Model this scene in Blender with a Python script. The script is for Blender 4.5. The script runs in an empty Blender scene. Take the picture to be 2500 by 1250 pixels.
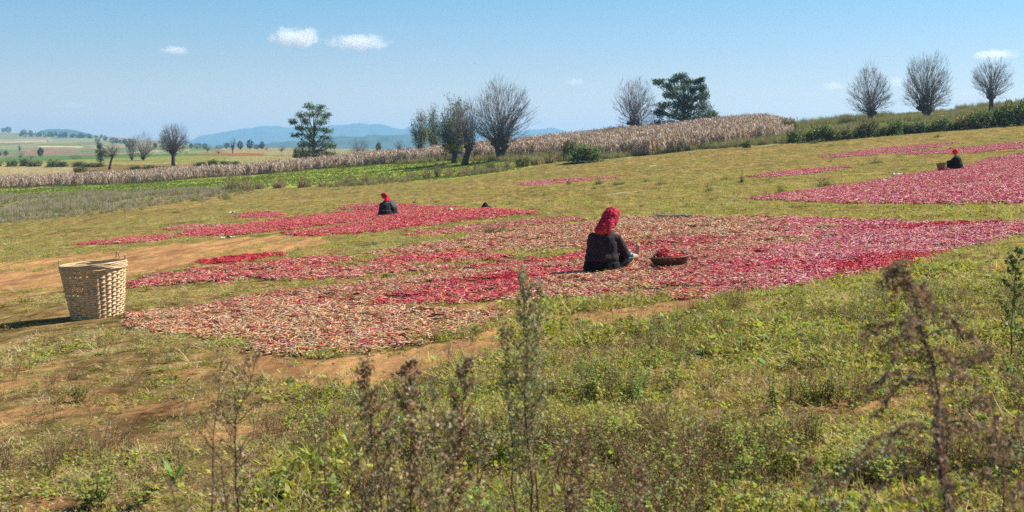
import bpy, bmesh, math, random
import numpy as np
from mathutils import Vector, Matrix, Euler
random.seed(7); np.random.seed(7)
RNG = np.random.default_rng(11)
sc = bpy.context.scene
R = math.radians
# ------------------------------------------------------------------ camera
F = 3125.0; CX = 1250.0; HY = 370.0; CAMZ = 1.5      # focal length and horizon of the 2500 x 1250 photograph
cam_d = bpy.data.cameras.new("camera"); cam = bpy.data.objects.new("camera", cam_d)
sc.collection.objects.link(cam); sc.camera = cam
cam.location = (0, 0, CAMZ); cam.rotation_euler = (R(90), 0, 0)
cam_d.sensor_width = 36; cam_d.lens = 36 * F / 2500
cam_d.shift_y = -(625 - HY) / 2500
cam_d.clip_start = .05; cam_d.clip_end = 30000
cam_d.dof.use_dof = True; cam_d.dof.focus_distance = 17; cam_d.dof.aperture_fstop = 6.0
# ------------------------------------------------------------------ light
SUN_EL, SUN_AZ = 45.0, 21.0          # azimuth: degrees from +X towards +Y (sun to the right, a little behind)
w = bpy.data.worlds.new("World"); sc.world = w; w.use_nodes = True
nt = w.node_tree; nt.nodes.clear()
wo = nt.nodes.new("ShaderNodeOutputWorld"); bg = nt.nodes.new("ShaderNodeBackground")
sky = nt.nodes.new("ShaderNodeTexSky"); sky.sky_type = 'NISHITA'; sky.sun_disc = False
sky.sun_elevation = R(SUN_EL); sky.sun_rotation = R(90 - SUN_AZ)
sky.altitude = 1200; sky.air_density = 1.0; sky.dust_density = 0.6; sky.ozone_density = 1.6
tint = nt.nodes.new("ShaderNodeMixRGB"); tint.blend_type = 'MULTIPLY'; tint.inputs[0].default_value = 1
tint.inputs[2].default_value = (0.80, 1.0, 1.10, 1)
_tc = nt.nodes.new("ShaderNodeTexCoord"); _sp = nt.nodes.new("ShaderNodeSeparateXYZ"); nt.links.new(_tc.outputs['Generated'], _sp.inputs[0])
_cr = nt.nodes.new("ShaderNodeValToRGB"); _e = _cr.color_ramp.elements     # paler, warmer air low down; cyan blue above, all round
_e[0].position = 0.0; _e[0].color = (1.0, .80, .72, 1); _e[1].position = .35; _e[1].color = (.50, .84, .97, 1)
for _p, _c in ((.03, (.98, .80, .78, 1)), (.07, (.78, .80, .86, 1)), (.12, (.56, .83, .93, 1))):
    _q = _e.new(_p); _q.color = _c
nt.links.new(_sp.outputs['Z'], _cr.inputs[0]); nt.links.new(_cr.outputs[0], tint.inputs[2])
nt.links.new(sky.outputs[0], tint.inputs[1]); nt.links.new(tint.outputs[0], bg.inputs[0])
bg.inputs[1].default_value = 0.068; nt.links.new(bg.outputs[0], wo.inputs[0])
sd = bpy.data.lights.new("sun", 'SUN'); sd.energy = 5.0; sd.angle = R(.5); sd.color = (1, .95, .86)
sun = bpy.data.objects.new("sun", sd); sc.collection.objects.link(sun)
_d = Vector((math.cos(R(SUN_AZ)) * math.cos(R(SUN_EL)), math.sin(R(SUN_AZ)) * math.cos(R(SUN_EL)), math.sin(R(SUN_EL))))
sun.rotation_euler = _d.to_track_quat('Z', 'Y').to_euler(); sun.location = (20, 0, 40)
sc.view_settings.view_transform = 'Standard'; sc.view_settings.look = 'None'
sc.view_settings.exposure = 0.93; sc.view_settings.gamma = 1
cy = sc.cycles
cy.use_denoising = False; cy.max_bounces = 5; cy.diffuse_bounces = 2; cy.glossy_bounces = 1
cy.transmission_bounces = 3; cy.transparent_max_bounces = 24; cy.volume_bounces = 3
cy.sample_clamp_indirect = 2; cy.sample_clamp_direct = 8
try: cy.volume_step_rate = 1.0
except Exception: pass

# ------------------------------------------------------------------ small maths
def vnoise(x, y, seed=0):
    x = np.asarray(x, float); y = np.asarray(y, float)
    xi = np.floor(x).astype(np.int64); yi = np.floor(y).astype(np.int64)
    fx = x - xi; fy = y - yi; fx = fx * fx * (3 - 2 * fx); fy = fy * fy * (3 - 2 * fy)
    def h(a, b):
        n = (a * 374761393 + b * 668265263 + seed * 974634777) & 0xffffffff
        n = ((n ^ (n >> 13)) * 1274126177) & 0xffffffff
        return ((n ^ (n >> 16)) & 0xffff) / 65535.0
    return (h(xi, yi) * (1 - fx) + h(xi + 1, yi) * fx) * (1 - fy) + (h(xi, yi + 1) * (1 - fx) + h(xi + 1, yi + 1) * fx) * fy
def fbm(x, y, seed=0, oct=4):
    s = 0; a = .5; t = 0
    for i in range(oct):
        s = s + a * vnoise(x * 2 ** i, y * 2 ** i, seed + i * 17); t += a; a *= .5
    return s / t
def inpoly(px, py, poly):
    px = np.asarray(px, float); py = np.asarray(py, float); c = np.zeros(px.shape, bool)
    n = len(poly); j = n - 1
    for i in range(n):
        xi, yi = poly[i]; xj, yj = poly[j]
        if yi != yj:
            c ^= ((yi > py) != (yj > py)) & (px < (xj - xi) * (py - yi) / (yj - yi) + xi)
        j = i
    return c
def sstep(a, b, x):
    t = np.clip((x - a) / (b - a), 0, 1); return t * t * (3 - 2 * t)
# ------------------------------------------------------------------ terrain: a field tilted up to the right, a bank, a ridge, a valley
_D = [50, 80, 110, 140, 155, 170, 200, 220, 235, 270, 320, 420, 600, 900, 1500, 2500, 4000]
_T = {
 -900: [683, 640, 612, 580, 565, 550, 518, 500, 488, 462, 430, 416, 400, 382, 350, 322, 326],
 -400: [642, 604, 575, 543, 528, 514, 485, 470, 462, 440, 412, 402, 391, 375, 347, 322, 326],
 0:    [610, 573, 545, 515, 500, 487, 465, 455, 448, 428, 404, 398, 388, 372, 346, 322, 330],
 300:  [584, 548, 519, 491, 478, 468, 449, 441, 433, 408, 394, 386, 377, 366, 350, 333, 345],
 600:  [560, 522, 495, 468, 458, 448, 432, 424, 416, 396, 382, 374, 368, 360, 362, 372, 374],
 900:  [535, 498, 477, 455, 446, 430, 406, 396, 391, 381, 377, 372, 368, 363, 366, 374, 376],
 1250: [506, 468, 443, 418, 408, 392, 378, 370, 367, 372, 376, 376, 376, 376, 376, 377, 378],
 1600: [477, 439, 412, 388, 377, 364, 341, 331, 330, 338, 352, 360, 366, 370, 374, 376, 378],
 1900: [452, 413, 383, 353, 342, 330, 312, 306, 305, 312, 325, 342, 355, 366, 374, 376, 378],
 2500: [402, 360, 327, 298, 289, 278, 262, 256, 255, 262, 282, 310, 340, 360, 374, 376, 378],
 3100: [352, 308, 272, 244, 234, 222, 206, 199, 198, 204, 230, 275, 315, 345, 374, 376, 378],
 3600: [311, 262, 226, 196, 186, 174, 158, 152, 150, 158, 190, 240, 290, 330, 374, 376, 378]}
_cols = sorted(_T)
_PXG = np.arange(-900, 3601, 50.0); _LG = np.linspace(math.log(40), math.log(4000), 240)
def _plane_py(px, d): return 412.19 - .083 * (px - CX) + 4687.5 / d
_A = np.array([np.interp(_LG, np.log(_D), _T[c]) for c in _cols])
_G = np.array([np.interp(_PXG, _cols, _A[:, k]) for k in range(len(_LG))]).T
_RES = _G - _plane_py(_PXG[:, None], np.exp(_LG)[None, :])
_RES[:, np.exp(_LG) < 50] = 0
def _sm(a, ax, n):
    for _ in range(n):
        p = np.pad(a, [(1, 1) if i == ax else (0, 0) for i in range(2)], mode='edge')
        a = (p[:-2] + 2 * p[1:-1] + p[2:]) / 4 if ax == 0 else (p[:, :-2] + 2 * p[:, 1:-1] + p[:, 2:]) / 4
    return a
_RES = _sm(_sm(_RES, 0, 6), 1, 5)
def res_at(px, d):
    px = np.clip(px, -900, 3600 - 1e-3); l = np.clip(np.log(np.maximum(d, 1e-3)), _LG[0], _LG[-1] - 1e-6)
    a = (px + 900) / 50; b = (l - _LG[0]) / (_LG[1] - _LG[0])
    i = np.floor(a).astype(int); j = np.floor(b).astype(int); fa = a - i; fb = b - j
    i = np.clip(i, 0, _RES.shape[0] - 2); j = np.clip(j, 0, _RES.shape[1] - 2)
    return (_RES[i, j] * (1 - fa) + _RES[i + 1, j] * fa) * (1 - fb) + (_RES[i, j + 1] * (1 - fa) + _RES[i + 1, j + 1] * fa) * fb
def ground(x, y):
    x = np.asarray(x, float); y = np.asarray(y, float)
    d = np.maximum(y, .5); px = CX + F * x / d
    z = .083 * x - .0135 * y
    z = z - np.where(d > 40, res_at(px, d), 0) * d / F
    far = sstep(35, 60, y)
    z = z + (fbm(x * .9, y * .9, 3, 3) - .5) * .07 * (1 - far) + (fbm(x * .12, y * .12, 5, 3) - .5) * .5 * far
    return z
def G1(x, y): return float(ground(np.array([x]), np.array([y]))[0])
def proj(x, y, z): return CX + F * x / y, HY - F * (z - CAMZ) / y
_dd = np.exp(np.linspace(math.log(3.2), math.log(3500), 2600))
def at(px, py, dmin=0):
    """the first ground point seen at a pixel of the photograph, beyond dmin"""
    x = (px - CX) / F * _dd; gy = HY - F * (ground(x, _dd) - CAMZ) / _dd
    k = np.nonzero((gy <= py) & (_dd >= dmin))[0]
    d = _dd[k[0]] if len(k) else 240.
    return (px - CX) / F * d, d
def spot(px, d): x = (px - CX) / F * d; return x, d, G1(x, d)

# ------------------------------------------------------------------ objects
def tag(o, label=None, cat=None, group=None, kind=None):
    if label: o['label'] = label
    if cat: o['category'] = cat
    if group: o['group'] = group
    if kind: o['kind'] = kind
    return o
def link(o, parent=None):
    sc.collection.objects.link(o)
    if parent is not None: o.parent = parent
    return o
def empty(name, loc, rot=(0, 0, 0), **k):
    o = bpy.data.objects.new(name, None); o.location = loc; o.rotation_euler = rot; link(o); o.empty_display_size = .2
    return tag(o, **k)
def np_mesh(name, V, Fq, col=None, smooth=False):
    """V (n,3); Fq (m,k) array, or a list of tuples"""
    me = bpy.data.meshes.new(name); V = np.asarray(V, np.float32)
    if isinstance(Fq, np.ndarray):
        m, k = Fq.shape
        me.vertices.add(len(V)); me.vertices.foreach_set('co', V.ravel())
        me.loops.add(m * k); me.loops.foreach_set('vertex_index', Fq.astype(np.int32).ravel())
        me.polygons.add(m); me.polygons.foreach_set('loop_start', np.arange(0, m * k, k, dtype=np.int32))
        me.update(calc_edges=True)
    else:
        me.from_pydata([tuple(map(float, v)) for v in V], [], Fq)
    if col is not None:
        c = np.asarray(col, np.float32)
        if c.shape[1] == 3: c = np.hstack([c, np.ones((len(c), 1), np.float32)])
        a = me.attributes.new('Col', 'FLOAT_COLOR', 'POINT'); a.data.foreach_set('color', c.ravel())
    if smooth: me.polygons.foreach_set('use_smooth', [True] * len(me.polygons))
    return me
class MB:
    def __init__(s): s.v = []; s.f = []; s.c = []; s.n = 0
    def raw(s, V, Fc, col):
        V = np.asarray(V, float); b = s.n; s.v.append(V); s.n += len(V)
        s.f += [tuple(int(i) + b for i in f) for f in Fc]
        col = np.asarray(col, float)
        s.c.append(np.tile(col, (len(V), 1)) if col.ndim == 1 else col)
    def tube(s, P, rad, sides=5, col=(.2, .2, .2), cap=True, squash=1.0):
        P = [Vector(p) for p in P]; n = len(P)
        if not hasattr(rad, '__len__'): rad = [rad] * n
        V = []; up = Vector((0, 0, 1)); t0 = (P[1] - P[0]).normalized()
        if abs(t0.z) > .9: up = Vector((0, 1, 0))
        for i in range(n):
            t = (P[min(i + 1, n - 1)] - P[max(i - 1, 0)])
            t = t.normalized() if t.length > 1e-9 else t0
            a = up.cross(t); a = a.normalized() if a.length > 1e-6 else Vector((1, 0, 0)); b = t.cross(a); up = b
            up = Vector((0, 0, 1)) if abs(t.z) < .9 else Vector((0, 1, 0))
            a = up.cross(t).normalized(); b = t.cross(a)
            for k in range(sides):
                th = 2 * math.pi * k / sides
                V.append(P[i] + (a * math.cos(th) + b * math.sin(th) * squash) * rad[i])
        Fc = [(i * sides + k, i * sides + (k + 1) % sides, (i + 1) * sides + (k + 1) % sides, (i + 1) * sides + k) for i in range(n - 1) for k in range(sides)]
        if cap: Fc += [tuple(range(sides))[::-1], tuple((n - 1) * sides + k for k in range(sides))]
        s.raw([tuple(v) for v in V], Fc, col)
    def rings(s, rs, sides=20, col=(.2, .2, .2), cap=True):
        """rs: (cx, cy, cz, rx, ry[, ring rotation])"""
        V = []
        for r in rs:
            for k in range(sides):
                th = 2 * math.pi * k / sides
                V.append((r[0] + r[3] * math.cos(th), r[1] + r[4] * math.sin(th), r[2]))
        n = len(rs)
        Fc = [(i * sides + k, i * sides + (k + 1) % sides, (i + 1) * sides + (k + 1) % sides, (i + 1) * sides + k) for i in range(n - 1) for k in range(sides)]
        if cap: Fc += [tuple(range(sides))[::-1], tuple((n - 1) * sides + k for k in range(sides))]
        s.raw(V, Fc, col)
    def ell(s, c, r, col=(.2, .2, .2), seg=14, rot=None):
        V = [(0, 0, -1)]; m = seg // 2
        for i in range(1, m):
            ph = -math.pi / 2 + math.pi * i / m
            for k in range(seg): V.append((math.cos(ph) * math.cos(2 * math.pi * k / seg), math.cos(ph) * math.sin(2 * math.pi * k / seg), math.sin(ph)))
        V.append((0, 0, 1)); e = len(V) - 1
        Fc = [(0, 1 + (k + 1) % seg, 1 + k) for k in range(seg)]
        for i in range(m - 2):
            for k in range(seg): Fc.append((1 + i * seg + k, 1 + i * seg + (k + 1) % seg, 1 + (i + 1) * seg + (k + 1) % seg, 1 + (i + 1) * seg + k))
        Fc += [(e, 1 + (m - 2) * seg + k, 1 + (m - 2) * seg + (k + 1) % seg) for k in range(seg)]
        Mx = rot.to_matrix() if rot else Matrix.Identity(3)
        s.raw([tuple(Mx @ Vector((v[0] * r[0], v[1] * r[1], v[2] * r[2])) + Vector(c)) for v in V], Fc, col)
    def leaves(s, C, size, col, up=0.0, asp=.5, jit=.25, rng=RNG, droop=0.0):
        """bent diamond leaves at centres C; col (3,) or (n,3)"""
        C = np.asarray(C, float); n = len(C)
        if n == 0: return
        size = np.broadcast_to(np.asarray(size, float), (n,))
        a = rng.normal(size=(n, 3)); a[:, 2] += up; a[:, 2] -= droop; a /= np.linalg.norm(a, axis=1)[:, None]
        b = rng.normal(size=(n, 3)); b -= (b * a).sum(1)[:, None] * a; b /= np.linalg.norm(b, axis=1)[:, None]
        L = (size * (1 + rng.uniform(-jit, jit, n)))[:, None]
        P0 = C - a * L / 2; P1 = C + b * L * asp / 2; P2 = C + a * L / 2; P3 = C - b * L * asp / 2
        V = np.stack([P0, P1, P2, P3], 1).reshape(-1, 3)
        base = s.n; s.v.append(V); s.n += 4 * n
        s.f += (np.arange(4 * n).reshape(n, 4) + base).tolist()
        col = np.asarray(col, float)
        cc = np.tile(col, (n, 1)) if col.ndim == 1 else col
        cc = cc * (1 + rng.uniform(-.25, .25, (n, 1)))
        s.c.append(np.repeat(cc, 4, 0))
    def mesh(s, name, smooth=False):
        V = np.concatenate(s.v); C = np.concatenate(s.c)
        if s.f and all(len(f) == 4 for f in s.f): return np_mesh(name, V, np.array(s.f), C, smooth)
        me = np_mesh(name, V, s.f, C, smooth); return me
    def build(s, name, mat, parent=None, smooth=False, loc=None, **k):
        me = s.mesh(name, smooth); o = bpy.data.objects.new(name, me); me.materials.append(mat); link(o, parent)
        if loc is not None: o.location = loc
        return tag(o, **k)

# ------------------------------------------------------------------ materials
def new_mat(name):
    m = bpy.data.materials.new(name); m.use_nodes = True; n = m.node_tree; n.nodes.clear()
    o = n.nodes.new("ShaderNodeOutputMaterial"); return m, n, o
def attr_mat(name, rough=.7, spec=.3, trans=0.0, nscale=0, namp=.3, tcol=(1.1, 1.25, .5), bump=0, sheen=0):
    m, n, o = new_mat(name); L = n.links.new
    a = n.nodes.new("ShaderNodeAttribute"); a.attribute_name = 'Col'; c = a.outputs['Color']
    p = n.nodes.new("ShaderNodeBsdfPrincipled"); p.inputs['Roughness'].default_value = rough
    p.inputs['Specular IOR Level'].default_value = spec
    if sheen: p.inputs['Sheen Weight'].default_value = sheen
    if nscale:
        tc = n.nodes.new("ShaderNodeTexCoord"); ns = n.nodes.new("ShaderNodeTexNoise"); ns.inputs['Scale'].default_value = nscale; ns.inputs['Detail'].default_value = 5
        L(tc.outputs['Object'], ns.inputs['Vector'])
        r = n.nodes.new("ShaderNodeMapRange"); r.inputs[1].default_value = .3; r.inputs[2].default_value = .7; r.inputs[3].default_value = 1 - namp; r.inputs[4].default_value = 1 + namp
        L(ns.outputs['Fac'], r.inputs[0]); mx = n.nodes.new("ShaderNodeVectorMath"); mx.operation = 'SCALE'
        L(c, mx.inputs[0]); L(r.outputs[0], mx.inputs['Scale']); c = mx.outputs[0]
        if bump:
            b = n.nodes.new("ShaderNodeBump"); b.inputs['Strength'].default_value = bump; b.inputs['Distance'].default_value = .02
            L(ns.outputs['Fac'], b.inputs['Height']); L(b.outputs[0], p.inputs['Normal'])
    L(c, p.inputs['Base Color'])
    if trans:
        t = n.nodes.new("ShaderNodeBsdfTranslucent"); mm = n.nodes.new("ShaderNodeMixRGB"); mm.blend_type = 'MULTIPLY'; mm.inputs[0].default_value = 1
        mm.inputs[2].default_value = (*tcol, 1); L(c, mm.inputs[1]); L(mm.outputs[0], t.inputs[0])
        s = n.nodes.new("ShaderNodeMixShader"); s.inputs[0].default_value = trans
        L(p.outputs[0], s.inputs[1]); L(t.outputs[0], s.inputs[2]); L(s.outputs[0], o.inputs[0])
    else: L(p.outputs[0], o.inputs[0])
    return m
M_leaf = attr_mat('leaf', .65, .18, .38, tcol=(1.15, 1.15, .5))
M_treeleaf = attr_mat('tree_leaf', .6, .22, .28)
M_dry = attr_mat('dry_plant', .8, .2, .25, tcol=(1.1, 1.0, .7))
M_bark = attr_mat('bark', .9, .1, 0, nscale=3, namp=.35, bump=.6)
M_twig = attr_mat('twig', .85, .15, 0)
M_bamboo = attr_mat('bamboo', .55, .35, .12, nscale=30, namp=.18, tcol=(1.3, 1.0, .5))
M_cloth = attr_mat('cloth', .85, .15, 0, nscale=60, namp=.2, bump=.25)
M_skin = attr_mat('skin', .55, .35, 0, nscale=25, namp=.12)
M_chilli = attr_mat('chilli_skin', .36, .40, .12, nscale=0, tcol=(1.2, .6, .4))
M_metal = attr_mat('weathered_metal', .5, .4, 0, nscale=12, namp=.3)
M_hill = attr_mat('forest_hill', .95, .05, 0, nscale=.02, namp=.5)

# ------------------------------------------------------------------ ground colour zones (some shade painted in near the camera)
PATH = [(-60, 668), (-60, 640), (0, 636), (120, 628), (200, 622), (400, 600), (560, 582), (700, 574), (790, 578), (810, 592), (720, 612), (600, 622), (500, 640), (400, 660), (300, 682), (150, 700), (0, 705)]
SOIL2 = [(520, 858), (640, 868), (760, 872), (900, 868), (1040, 846), (1140, 822), (1240, 792), (1400, 768), (1560, 742), (1740, 726), (1760, 742), (1640, 768), (1500, 800), (1380, 830), (1240, 862), (1120, 885), (1020, 930), (880, 958), (760, 948), (700, 925), (600, 912)]
SOIL3 = [(30, 1260), (50, 1218), (110, 1204), (160, 1222), (170, 1260)]
SOIL4 = [(1010, 752), (1240, 735), (1330, 738), (1330, 760), (1240, 775)]
BEDS = [
 # name, polygon, pale share, density
 ('near', [(298, 786), (345, 766), (420, 757), (540, 749), (640, 743), (900, 750), (1100, 754), (1230, 760), (1238, 772), (1200, 790), (1130, 815), (1020, 840), (900, 862), (760, 868), (640, 866), (600, 850), (620, 836), (480, 824), (340, 808)], .86, 1.0),
 ('main', [(500, 747), (560, 738), (640, 722), (760, 706), (900, 690), (1000, 678), (1110, 662), (1170, 646), (1280, 640), (1400, 622), (1470, 600), (1480, 560), (1480, 540), (1530, 531), (1700, 534), (1900, 531), (2100, 539), (2300, 546), (2560, 543), (2560, 568), (2500, 577), (2350, 602), (2250, 640), (2150, 664), (2000, 690), (1800, 715), (1700, 727), (1500, 730), (1300, 733), (1130, 738), (1000, 748), (850, 748), (700, 743), (560, 751)], .45, 1.0),
 ('strip_a', [(985, 573), (1100, 557), (1200, 549), (1290, 537), (1400, 531), (1430, 536), (1380, 545), (1250, 556), (1120, 570), (1000, 578)], .55, .6),
 ('strip_b', [(880, 622), (1000, 605), (1060, 597), (1130, 588), (1150, 575), (1260, 562), (1380, 551), (1480, 540), (1480, 600), (1400, 613), (1250, 618), (1150, 614), (1050, 614), (900, 626)], .75, .7),
 ('strip_c', [(880, 640), (960, 628), (1050, 620), (1150, 620), (1270, 628), (1230, 634), (1100, 642), (1000, 645), (900, 644)], .2, 1.0),
 ('strip_d', [(303, 705), (303, 690), (400, 672), (500, 657), (620, 646), (700, 650), (800, 653), (900, 650), (1000, 648), (1110, 651), (1120, 660), (1000, 668), (900, 676), (780, 684), (640, 684), (480, 692), (380, 700)], .5, .85),
 ('strip_e', [(650, 648), (700, 634), (800, 628), (875, 630), (860, 640), (760, 650), (680, 653)], .45, .9),
 ('strip_f', [(485, 643), (520, 633), (600, 626), (690, 618), (692, 622), (600, 636), (520, 646)], -.3, 1.1),
 ('far_a', [(440, 573), (500, 560), (600, 549), (700, 535), (850, 518), (950, 505), (1000, 499), (1030, 505), (1130, 505), (1090, 512), (1000, 525), (900, 536), (800, 549), (700, 563), (560, 575), (460, 577)], .12, 1.2),
 ('far_b', [(690, 570), (800, 558), (900, 543), (1000, 528), (1100, 516), (1180, 510), (1212, 512), (1310, 520), (1250, 528), (1130, 540), (1000, 555), (900, 568), (800, 575), (720, 575)], .12, 1.2),
 ('far_c', [(180, 597), (300, 582), (400, 574), (440, 578), (380, 588), (260, 597)], .35, .9),
 ('far_d', [(400, 560), (450, 550), (560, 547), (640, 548), (520, 562), (420, 563)], .6, .8),
 ('far_e', [(570, 530), (600, 522), (650, 517), (690, 520), (690, 530), (620, 533)], .3, .9),
 ('far_f', [(820, 511), (900, 497), (980, 499), (1000, 502), (900, 513)], .45, .8),
 ('right_a', [(1820, 487), (1950, 470), (2100, 450), (2280, 420), (2360, 408), (2420, 388), (2560, 368), (2560, 497), (2300, 499), (2100, 498), (1960, 492)], .3, 1.2),
 ('right_b', [(1828, 432), (1950, 415), (2080, 406), (2000, 421), (1860, 434)], .3, 1.1),
 ('right_c', [(2000, 385), (2100, 370), (2200, 358), (2340, 347), (2280, 360), (2180, 373), (2050, 383)], .4, 1.0),
 ('right_d', [(2180, 376), (2300, 366), (2400, 357), (2560, 342), (2560, 352), (2500, 361), (2400, 371), (2270, 378)], .4, 1.0),
 ('right_e', [(1265, 451), (1290, 444), (1400, 436), (1530, 429), (1420, 441), (1320, 453)], .5, .45)]
GREEN_TOP = [(-900, 480), (0, 463), (300, 449), (600, 432), (900, 403), (1100, 388), (1250, 384), (1340, 388)]
GREEN_BOT = [(-900, 515), (0, 478), (300, 470), (560, 462), (700, 456), (900, 449), (1100, 437), (1250, 418), (1345, 396)]
FIELD_TOP = [(-900, 600), (0, 545), (300, 500), (560, 470), (700, 458), (900, 449), (1100, 437), (1250, 413), (1345, 398), (1500, 388), (1700, 368), (1900, 350), (2200, 328), (2500, 303), (3100, 250)]
def curve(c, px): return np.interp(px, [a for a, b in c], [b for a, b in c])
SOILC = np.array((.44, .215, .085)); DRYC = np.array((.205, .148, .056)); GREENC = np.array((.19, .235, .045))
def zone_colour(x, y, px, py, d):
    n1 = fbm(x * .35, y * .35, 21, 4); n2 = fbm(x * 1.7, y * 1.7, 31, 3); n3 = fbm(x * .06, y * .05, 41, 4)
    col = DRYC[None] * (1 + (n2 - .5)[:, None] * .5)
    gr = sstep(.45, .68, n1)[:, None]; col = col * (1 - .5 * gr) + np.array((.135, .15, .045)) * .5 * gr
    br = sstep(.55, .72, fbm(x * .12, y * .22, 77, 4))[:, None]
    col = col * (1 - .45 * br) + np.array((.30, .18, .075)) * .45 * br
    # litter and earth below the near weeds, darkened to paint in the shade there
    near = (1 - sstep(14, 26, d))[:, None]
    col = col * (1 - near * .75) + np.array((.17, .110, .050)) * near * .75
    ex = (n2 - .5) * 22 + (n1 - .5) * 26
    bare = np.zeros(len(x))
    for P, a in ((PATH, 1), (SOIL2, 1), (SOIL3, 1), (SOIL4, .8)):
        bare = np.maximum(bare, inpoly(px + ex, py + ex * .55, P) * a)
    leftish = sstep(520, 150, px) * (d < 30)
    bare = np.maximum(bare, leftish * sstep(.50, .68, fbm(x * .8, y * .5, 61, 4)) * .6)
    bare = np.maximum(bare, (d < 30) * sstep(.58, .7, fbm(x * .5, y * .5, 63, 4)) * .55)
    inb = np.zeros(len(x), bool)
    for nm, P, pale, dens in BEDS: inb |= inpoly(px + ex * .3, py + ex * .15, P)
    col = np.where((inb & (d <= 24))[:, None], np.array((.13, .075, .04)), col)  # near bed soil darkened: shade between the chillies put into its colour
    col = np.where((inb & (d > 24))[:, None], col * .35 + np.array((.42, .07, .05)) * .65, col)
    # beyond the field
    ft = curve(FIELD_TOP, px); out = ((d > 95) & (py < ft + (n1 - .5) * 3)) | (d > 260)
    weedc = np.array((.21, .185, .095)) * (.8 + .5 * n2[:, None])
    col = np.where(out[:, None], weedc, col)
    gs = (d > 95) & (d < 235) & (py < curve(GREEN_BOT, px) + (n1 - .5) * 5) & (py > curve(GREEN_TOP, px) - 3) & (px < 1360)
    gc = GREENC * (.85 + .4 * n2[:, None]); yel = sstep(.45, .65, fbm(x * .05, y * .12, 91, 3))[:, None]
    gc = gc * (1 - yel * .6) + np.array((.24, .25, .05)) * yel * .6
    col = np.where(gs[:, None], gc, col)
    # right slope above the bank
    rs = (px > 1850) & (d > 140) & (d < 300)
    col = np.where(rs[:, None], np.array((.21, .225, .085)) * (.75 + .6 * n2[:, None]), col)
    # land behind the corn
    bk = (d > 226) & (px < 1150)
    strip = np.array((.30, .215, .10))
    def put(m, c): 
        nonlocal col
        col = np.where(m[:, None], np.array(c) * (.8 + .45 * n2[:, None]), col)
    put(bk, (.27, .20, .09))
    put(bk & (px < 180 + 60 * n1) & (py > 403), (.29, .235, .13))
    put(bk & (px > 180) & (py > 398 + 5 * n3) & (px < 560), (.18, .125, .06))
    put(bk & (py <= 398) & (d > 262) & (d < 430), (.20, .20, .07))
    put(bk & (px > 430) & (py < 381) & (py > 374) & (d > 300), (.22, .11, .055))
    put(bk & (px > 560) & (py >= 381) & (d < 330), (.24, .215, .10))
    put(bk & (px > 650) & (py < 379) & (d > 300), (.24, .215, .12))
    put(bk & (d > 520) & (py <= 374) & (px > 430), (.235, .205, .12))
    # far valley side: strips of fields
    fv = (d > 430) & (px < 520 + 40 * n3)
    q = (py + .028 * (px - 200) * (1 + .6 * np.sin(px * .004)) + (fbm(px * .012, py * .05, 5, 3) - .5) * 7)
    k = np.floor(q / 5.2).astype(int); kx = np.floor((px + (k * 97) % 140) / (110 + (k * 53) % 90)).astype(int)
    pal = np.array([(.16, .20, .07), (.30, .24, .14), (.20, .21, .11), (.25, .15, .10), (.14, .19, .075), (.24, .23, .12), (.38, .31, .20), (.17, .21, .08), (.24, .18, .11), (.15, .20, .09), (.22, .24, .11)])
    fc = (pal * .8 + pal.mean(1, keepdims=True) * .2)[(k * 5 + kx * 3 + (k * kx) % 4) % len(pal)] * (.85 + .3 * n2[:, None])
    edge = ((q / 5.2) % 1 < .12)[:, None]; fc = np.where(edge, fc * .6, fc)
    col = np.where(fv[:, None], fc, col)
    put(fv & (d < 640) & (py > 376), (.09, .15, .055))
    col = np.where((fv & (np.abs(py - 357.5 - (px - 100) * .012) < 1.3) & (px > 90) & (px < 195))[:, None], np.array((.52, .42, .26)), col)
    return col, bare
# ------------------------------------------------------------------ ground sheet
NY, NX = 460, 420
yy = np.concatenate([np.linspace(-25, 3.5, 16)[:-1], np.exp(np.linspace(math.log(3.5), math.log(3900), NY))])
uu = np.linspace(-1, 1, NX); uu = uu * .62 + .38 * uu ** 3
uu = uu * .95
YY, UU = np.meshgrid(yy, uu, indexing='ij'); XX = UU * (np.maximum(YY, 0) + 12) * np.where(YY < 0, 2.2, 1 + 1.2 * np.exp(-np.maximum(YY, 0) / 6))
x = XX.ravel(); y = YY.ravel(); z = ground(x, y)
dd = np.maximum(y, 1.); px = CX + F * x / dd; py = HY - F * (z - CAMZ) / dd
col, bare = zone_colour(x, y, px, py, dd)
idx = np.arange(len(x)).reshape(YY.shape)
Fq = np.stack([idx[:-1, :-1], idx[:-1, 1:], idx[1:, 1:], idx[1:, :-1]], -1).reshape(-1, 4)
me = np_mesh('ground', np.stack([x, y, z], 1), Fq, col, True)
a = me.attributes.new('bare', 'FLOAT', 'POINT'); a.data.foreach_set('value', bare.astype(np.float32))
GZMIN = z.min()
m, n, o = new_mat('field_ground'); L = n.links.new
ac = n.nodes.new("ShaderNodeAttribute"); ac.attribute_name = 'Col'; ab = n.nodes.new("ShaderNodeAttribute"); ab.attribute_name = 'bare'
geo = n.nodes.new("ShaderNodeNewGeometry")
def noise(scale, detail, rough=.6, dist=0):
    t = n.nodes.new("ShaderNodeTexNoise"); t.inputs['Scale'].default_value = scale; t.inputs['Detail'].default_value = detail
    t.inputs['Roughness'].default_value = rough; t.inputs['Distortion'].default_value = dist; L(geo.outputs['Position'], t.inputs['Vector']); return t
def ramp(s, a, b, c, d):
    r = n.nodes.new("ShaderNodeMapRange"); r.inputs[1].default_value = a; r.inputs[2].default_value = b; r.inputs[3].default_value = c; r.inputs[4].default_value = d
    L(s, r.inputs[0]); return r.outputs[0]
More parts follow.
